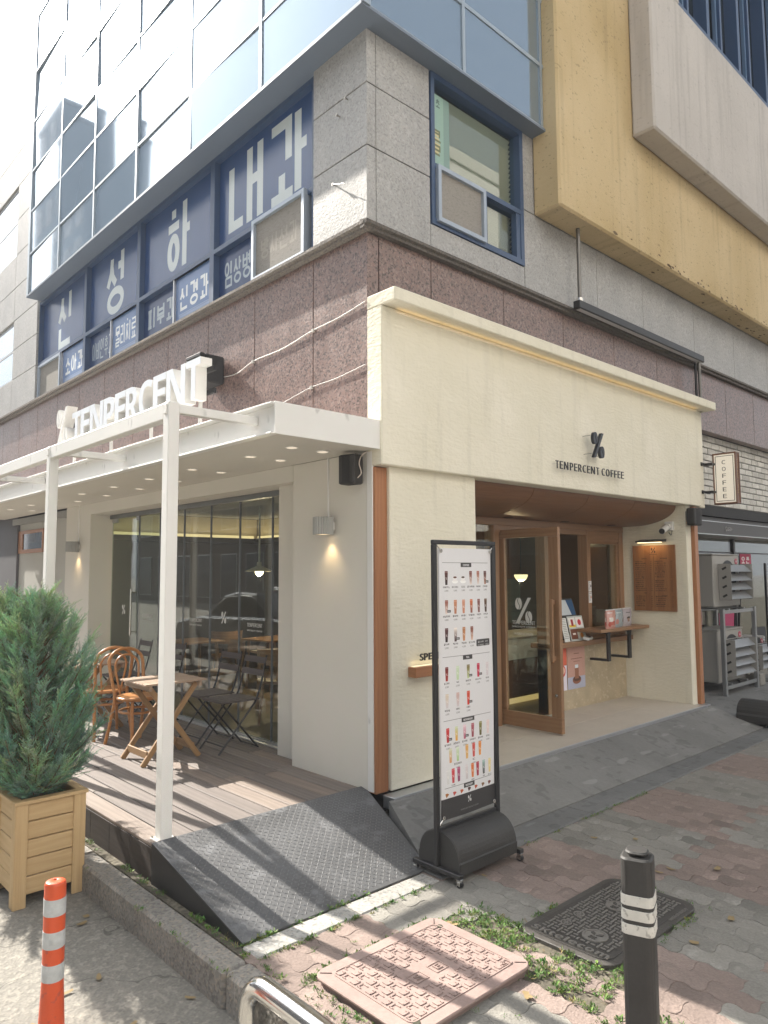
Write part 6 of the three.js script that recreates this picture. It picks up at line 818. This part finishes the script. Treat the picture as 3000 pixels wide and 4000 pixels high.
{
  const t = thing('neighbour_shop', 'next shop with white painted brick band over a dark fascia and glass front', 'shopfront'); const z = -3.98;
  obj('brick_backing', Bx(8.72, 14, 2.53, 3.5, -4.1, z - 0.02), plain(0.16, 0.155, 0.15, 0.9), t);
  const bh = 0.0835; for (let r = 0; r < 11; r++) for (let i = 0; i < 16; i++) { const x0 = 8.73 + i * 0.245 - (r % 2 ? 0.12 : 0), x1 = x0 + 0.232, y0 = 2.545 + r * bh; if (x1 < 8.75) continue; const g = uvBox(Ch(Math.max(x0, 8.725), x1, y0, y0 + bh - 0.013, z - 0.05, z + rr(-0.002, 0.003), 0.004), -1, [rr(0, 5), rr(0, 5)]); obj('brick', g, (M.brk ??= [0.88, 0.95, 1, 1.06].map((k) => tint(M.brick, k, k, k)))[Math.floor(rnd() * 4)], t); }
  obj('flashing', (() => { const g = extrude([[z + 0.08, 3.47], [z + 0.08, 3.50], [-3.845, 3.62], [-3.845, 3.47]], 5.3); g.rotateY(-Math.PI / 2); g.translate(14, 0, 0); return g; })(), plain(0.22, 0.22, 0.225, 0.6), t);
  obj('canopy_box', Bx(8.44, 14, 2.40, 2.53, -4.4, z + 0.01), M.blackMatte, t); obj('dark_fascia', Ch(8.46, 14, 2.175, 2.395, -4.5, -4.02, 0.004), plain(0.05, 0.048, 0.046, 0.5), t); obj('trim_line', [Bx(8.46, 14, 2.335, 2.345, -4.02, -4.012), Bx(8.46, 14, 2.165, 2.175, -4.5, -4.01)], M.alu, t);
  const lg = plain(0.35, 0.35, 0.35, 0.5); const ring = new THREE.TorusGeometry(0.026, 0.005, 8, 24); ring.translate(10.03, 2.255, -4.016); obj('fascia_lettering', [ring, place(text('G', 0.02, 0.024, 0.003, fontR), [10.02, 2.243, -4.0195]), place(text('LG U+', 0.15, 0.05, 0.003, font), [10.08, 2.232, -4.0195])], lg, t);
  obj('side_panel', Bx(8.5, 9.75, 0.1, 2.165, -4.5, -4.44), plain(0.07, 0.07, 0.072, 0.6), t); obj('corner_post', Ch(8.56, 8.68, 0.1, 2.40, -4.0, -3.9, 0.004), plain(0.17, 0.18, 0.185, 0.5), t);
  obj('shop_pane', Bx(9.76, 14, 0.15, 2.165, -4.46, -4.448), M.pane, t); obj('pane_frame', [Bx(11.28, 11.33, 0.12, 2.165, -4.47, -4.42), Bx(9.75, 14, 1.95, 1.97, -4.455, -4.44), Bx(9.76, 14, 0.1, 0.15, -4.48, -4.42)], M.black, t);
  obj('shop_room', [Bx(9.6, 18, 0.05, 0.1, -9, -4.5), Bx(9.6, 18, 2.5, 2.56, -9, -4.5), Bx(9.6, 18, 0.1, 2.5, -9.1, -9), Bx(17.9, 18, 0.1, 2.5, -9, -4.4), Bx(14, 18, 0.1, 2.5, -4.5, -4.4), Bx(9.5, 9.6, 0.1, 2.5, -9, -4.5)], plain(0.09, 0.085, 0.08, 0.8), t); obj('shop_counter', [Ch(10.4, 13.5, 0.1, 0.95, -6.4, -5.9, 0.01)], plain(0.3, 0.05, 0.12, 0.5), t);
  const pm = canvasMat(200, 620, (x, W, H) => { x.fillStyle = '#d9d5cf'; x.fillRect(0, 0, W, H); x.fillStyle = '#bb2f58'; x.fillRect(0, 0, W, H * 0.3); x.strokeStyle = x.fillStyle = '#e9dfe0'; hangul(x, '오픈', 16, 40, 165, 100, 17); x.strokeStyle = x.fillStyle = '#a53040'; hangul(x, '다구', 10, 215, 180, 100, 18); x.strokeStyle = x.fillStyle = '#6d3a30'; hangul(x, '이런구독', 6, 345, 190, 70, 10); x.strokeStyle = x.fillStyle = '#b0552e'; hangul(x, '우리가찾던', 6, 460, 190, 60, 9); x.fillStyle = '#d8c9a0'; x.fillRect(0, 540, W, 80); }); sheet('poster', t, pm, 'z', 11.55, 11.98, 1.28, 1.95, -4.44);
  sheet('poster', t, canvasMat(80, 200, (x, W, H) => { x.fillStyle = '#b03060'; x.fillRect(0, 0, W, H); }), 'z', 10.7, 11.25, 0.75, 1.08, -4.44); sheet('poster', t, canvasMat(200, 160, (x, W, H) => { x.fillStyle = '#2c2d31'; x.fillRect(0, 0, W, H); x.strokeStyle = x.fillStyle = '#ddd'; hangul(x, '이런생각', 14, 60, 170, 44, 6); x.fillStyle = '#b03060'; x.fillRect(0, 120, W, 40); }), 'z', 11.9, 12.45, 0.42, 0.8, -4.44);
}
{
  const t = thing('drain_pipe', 'dark downpipe beside the right wooden post ending in a bent shoe', 'pipe'); obj('pipe', [rod([8.50, 0.35, -3.86], [8.50, 2.5, -3.86], 0.042, 18), tube([[8.50, 0.36, -3.86], [8.50, 0.27, -3.86], [8.53, 0.2, -3.83], [8.60, 0.165, -3.80]], 0.042, 14, 20)], plain(0.035, 0.037, 0.04, 0.4), t); for (const y of [1.72, 0.45]) obj('clip', rod([8.5, y - 0.012, -3.86], [8.5, y + 0.012, -3.86], 0.046, 18), M.chrome, t);
}
{ // outdoor units on a steel rack
  const grey = plain(0.33, 0.32, 0.295, 0.55), lou = plain(0.30, 0.31, 0.32, 0.4, { metalness: 0.2 });
  const unit = (label, x, y, z, w, h, d, nl) => {
    const t = thing('outdoor_unit', label, 'air conditioner', [x, y, z], 0, 'outdoor air conditioner units'); obj('casing', Ch(0, w, 0, h, -d, 0, 0.012), grey, t); obj('lid', Ch(-0.008, w + 0.008, h, h + 0.018, -d - 0.008, 0.008, 0.004), grey, t);
    const fan = []; for (let i = 0; i < 7; i++) { const r = new THREE.TorusGeometry(0.05 + i * 0.032, 0.003, 5, 36); r.translate(w * 0.55, h * 0.52, 0.008); fan.push(r); } obj('fan_grille', fan, M.blackMatte, t); obj('fan_opening', (() => { const g = new THREE.CylinderGeometry(0.26, 0.26, 0.004, 36); g.rotateX(Math.PI / 2); g.translate(w * 0.55, h * 0.52, 0.002); return g; })(), M.black, t);
    const gx0 = w * 0.17, gx1 = w * 1.02, gy0 = h * 0.13, gy1 = h * 0.83, gd = 0.17; const g = obj('air_guide', [Bx(gx0, gx0 + 0.004, gy0, gy1, 0.01, gd), Bx(gx1 - 0.004, gx1, gy0, gy1, 0.01, gd), Bx(gx0 + 0.004, gx1 - 0.004, gy1 - 0.004, gy1, 0.01, 0.05)], grey, t); for (let i = 0; i < nl; i++) { const s = Bx(gx0 + 0.005, gx1 - 0.005, -0.002, 0.002, -0.065, 0.065); s.rotateX(0.75); s.translate(0, gy0 + (i + 0.5) * (gy1 - gy0) / nl, gd - 0.055); obj('louver', s, lou, g); }
    for (let i = 0; i < 4; i++) { const c = Bx(-0.0015, 0, -0.013, 0.013, -0.03, 0.03); c.rotateX(-0.5); c.translate(gx0 - 0.0005, gy0 + (i + 0.5) * (gy1 - gy0) / 4, gd * 0.5); obj('guide_slot', c, M.black, g); }
    const b = new THREE.CylinderGeometry(0.042, 0.042, 0.004, 28); b.rotateX(Math.PI / 2); b.translate(w * 0.88, h * 0.88, 0.003); obj('badge', b, plain(0.42, 0.03, 0.07, 0.4), t); obj('badge_letters', place(text('LG', 0.036, 0.026, 0.002, font), [w * 0.88 - 0.018, h * 0.88 - 0.013, 0.005]), plain(0.6, 0.55, 0.55, 0.4), t); return t;
  };
  unit('upper grey outdoor air conditioner with four louvres on top of the rack', 9.58, 1.22, -4.03, 0.85, 0.68, 0.34, 4); unit('lower grey outdoor air conditioner inside the rack', 9.62, 0.24, -4.03, 0.82, 0.67, 0.34, 4); unit('small grey outdoor air conditioner right of the rack by the shop glass', 10.82, 0.24, -4.12, 0.62, 0.48, 0.26, 3);
  const r = thing('steel_rack', 'galvanised angle steel rack carrying the stacked outdoor units', 'rack'); const gs = plain(0.27, 0.28, 0.285, 0.45, { metalness: 0.5 }); for (const [x, z] of [[9.53, -3.9], [10.57, -3.9], [9.53, -4.42], [10.57, -4.42]]) obj('leg', [Ch(x, x + 0.05, 0.1, 1.2, z - 0.006, z, 0.002), Ch(x, x + 0.006, 0.1, 1.2, z - 0.05, z - 0.006, 0.002), Ch(x - 0.01, x + 0.06, 0.095, 0.105, z - 0.06, z + 0.01, 0.002)], gs, r); for (const [y, z] of [[1.16, -3.905], [0.2, -3.905], [1.16, -4.4], [0.2, -4.4]]) obj('rail', Ch(9.581, 10.569, y - 0.022, y + 0.022, z - 0.03, z - 0.008, 0.002), gs, r); for (const y of [1.185, 0.225]) for (const x of [9.8, 10.3]) obj('cross_rail', Ch(x - 0.02, x + 0.02, y - 0.002, y + 0.018, -4.4, -3.93, 0.002), gs, r);
  const pp = thing('refrigerant_pipe', 'black insulated pipe running down beside the stacked outdoor units', 'pipe'); obj('pipe', [tube([[10.45, 1.45, -4.1], [10.52, 1.4, -4.08], [10.53, 1.0, -4.1], [10.52, 0.6, -4.12], [10.45, 0.5, -4.1]], 0.016, 8, 40), tube([[10.45, 1.38, -4.14], [10.5, 1.33, -4.13], [10.505, 0.9, -4.15], [10.5, 0.3, -4.15], [10.7, 0.13, -4.2]], 0.012, 8, 40)], M.blackMatte, pp);
  const h = thing('drain_hose', 'pale ribbed hose hanging from the lower outdoor unit', 'hose'); obj('hose', tube([[10.46, 0.6, -4.02], [10.56, 0.5, -4.0], [10.53, 0.36, -3.98], [10.5, 0.28, -4.0]], 0.02, 10, 30), plain(0.5, 0.48, 0.42, 0.7), h);
  const b = thing('concrete_block', 'pale concrete block on the apron beside the rack foot', 'block', [10.72, 0.115, -4.0]); obj('block', Ch(-0.06, 0.12, 0, 0.16, -0.1, 0.1, 0.008), tint(M.concrete, 1.5, 1.45, 1.35), b); obj('sleeper', Ch(0.16, 1.2, 0, 0.12, -0.45, -0.25, 0.008), tint(M.concrete, 1.5, 1.45, 1.35), b);
}
{ const t = thing('black_weight', 'black rounded banner weight cut off by the right edge of the picture', 'weight', [8.62, 0, -3.0]); const P = [[-0.16, 0.06], [-0.165, 0.12]]; for (let i = 0; i <= 12; i++) { const a = Math.PI * i / 12; P.push([-0.15 * Math.cos(a), 0.14 + 0.13 * Math.sin(a)]); } P.push([0.165, 0.12], [0.16, 0.06]); const g = extrude(P, 0.62, 0.01); g.rotateY(Math.PI / 2); g.rotateY(Math.PI / 2); g.translate(-0.1, 0, 0.3); obj('body', g, M.blackPlastic, t); for (const [x, z] of [[-0.2, 0.2], [0.1, 0.2], [-0.2, -0.2], [0.1, -0.2]]) obj('castor', rod([x - 0.01, 0.03, z], [x + 0.01, 0.03, z], 0.028, 16), M.black, t); }
// ================= across the streets (seen mirrored in the glass, and lighting the shade) =================
function block(label, x0, x1, y1, z0, z1, col, dir, floors) {
  const t = thing('street_building', label, 'building'); obj('wall', Bx(x0, x1, -0.2, y1, z0, z1), plain(...col, 0.8), t); const fh = y1 / floors;
  const L = dir === 'x' ? z1 - z0 : x1 - x0, n = Math.max(2, Math.floor(L / 2.6)); for (let f = 0; f < floors; f++) for (let i = 0; i < n; i++) { const a = (i + 0.18) * L / n, b = (i + 0.82) * L / n, y0 = f * fh + (f ? 0.9 : 0.2), yy = (f + 1) * fh - 0.5; const w = dir === 'x' ? obj('window', Bx(x1 - 0.02, x1 + 0.05, y0, yy, z0 + a, z0 + b), M.alu, t) : obj('window', Bx(x0 + a, x0 + b, y0, yy, z0 - 0.05, z0 + 0.02), M.alu, t); dir === 'x' ? obj('pane', Bx(x1 + 0.05, x1 + 0.06, y0 + 0.06, yy - 0.06, z0 + a + 0.06, z0 + b - 0.06), M.darkGlass, w) : obj('pane', Bx(x0 + a + 0.06, x0 + b - 0.06, y0 + 0.06, yy - 0.06, z0 - 0.06, z0 - 0.05), M.sunGlass, w); }
  obj('parapet', Bx(x0 - 0.1, x1 + 0.1, y1, y1 + 0.5, z0 - 0.1, z1 + 0.1), plain(...col.map((c) => c * 0.8), 0.8), t); return t;
}
block('beige office block across the side street, mirrored in the door glass', -6, 8, 20, 10.5, 20, [0.5, 0.46, 0.4], 'z', 6); block('white office block across the side street, farther along', 8.6, 26, 18, 10.5, 22, [0.55, 0.53, 0.5], 'z', 5);
block('grey apartment block across the road, mirrored in the curtain wall', -30, -15, 15, -24, -9, [0.16, 0.155, 0.15], 'x', 5); block('brick coloured block across the road, farther up the street', -32, -15, 10, -50, -25, [0.11, 0.09, 0.08], 'x', 3); block('slate coloured tower far up the road, mirrored in the upper panes', -25, -18, 50, -84, -74, [0.26, 0.33, 0.4], 'x', 12); block('dark narrow tower beside the slate one far up the road', -36, -30, 38, -62, -55, [0.25, 0.31, 0.38], 'x', 9); block('bluish office tower nearest of the far towers up the road', -24, -18, 17, -57, -51, [0.3, 0.36, 0.44], 'x', 5); block('pale block across the road, behind the viewer', -30, -15, 12, -8, 9, [0.5, 0.48, 0.45], 'x', 4);
function car(label, pos, turn, paint) {
  const t = thing('parked_car', label, 'car', pos, turn, 'cars parked along the road'); const half = 0.88; // runs along z, nose at -z
  const low = [[-2.3, 0.25], [-2.32, 0.55], [-2.2, 0.72], [-1.2, 0.86], [1.5, 0.92], [2.2, 0.88], [2.32, 0.6], [2.28, 0.25]]; const b = extrude(low, half * 2 - 0.1, 0.05); b.rotateY(-Math.PI / 2); b.translate(half - 0.05, 0, 0); obj('body', b, paint, t);
  const cab = [[-1.15, 0.86], [-0.35, 1.33], [0.15, 1.42], [0.9, 1.40], [1.75, 0.93]]; const c = extrude(cab, half * 2 - 0.32, 0.04); c.rotateY(-Math.PI / 2); c.translate(half - 0.16, 0, 0); obj('roof', c, paint, t);
  const win = [[-0.95, 0.93], [-0.3, 1.3], [0.15, 1.365], [0.85, 1.345], [1.45, 0.97]]; for (const s of [-1, 1]) { const g = extrude(win, 0.01); g.rotateY(-Math.PI / 2); g.translate(s * (half - 0.115) + 0.005, 0, 0); const w = obj('side_window', g, M.darkGlass, t); const tr = tube(win.map(([z, y]) => [s * (half - 0.105), y, z]), 0.012, 6, 50); obj('window_trim', tr, M.chrome, w); }
  for (const s of [-1, 1]) for (const z of [-1.4, 1.4]) { const w = obj('wheel', rod([s * (half - 0.18), 0.32, z], [s * (half + 0.01), 0.32, z], 0.32, 28), M.black, t); obj('rim', rod([s * (half + 0.005), 0.32, z], [s * (half + 0.02), 0.32, z], 0.2, 20), M.alu, w); } for (const s of [-1, 1]) { obj('headlight', Ch(s * 0.6 - 0.18, s * 0.6 + 0.18, 0.6, 0.7, -2.36, -2.28, 0.02), M.alu, t); obj('tail_light', Ch(s * 0.62 - 0.16, s * 0.62 + 0.16, 0.68, 0.8, 2.26, 2.34, 0.02), plain(0.25, 0.01, 0.01, 0.3), t); }
}
car('dark sedan parked on the road, seen mirrored in the folding glass', [-1.6, -0.16, -13.6], 0.0, plain(0.02, 0.022, 0.026, 0.18, { clearcoat: 1, clearcoatRoughness: 0.05 })); car('grey car parked farther out on the road, seen mirrored in the glass', [-5.2, -0.16, -17.5], 0.0, plain(0.3, 0.31, 0.32, 0.25, { clearcoat: 1, clearcoatRoughness: 0.05 }));
{ const t = thing('sign_pole', 'slim black upright of a pavement sign at the right edge by the shop glass', 'pole'); obj('upright', Ch(11.30, 11.335, 0.1, 1.80, -4.02, -3.99, 0.003), M.black, t); obj('foot', Ch(11.2, 11.5, 0.085, 0.115, -4.15, -3.85, 0.006), M.black, t); }
renderer.render(scene, camera);
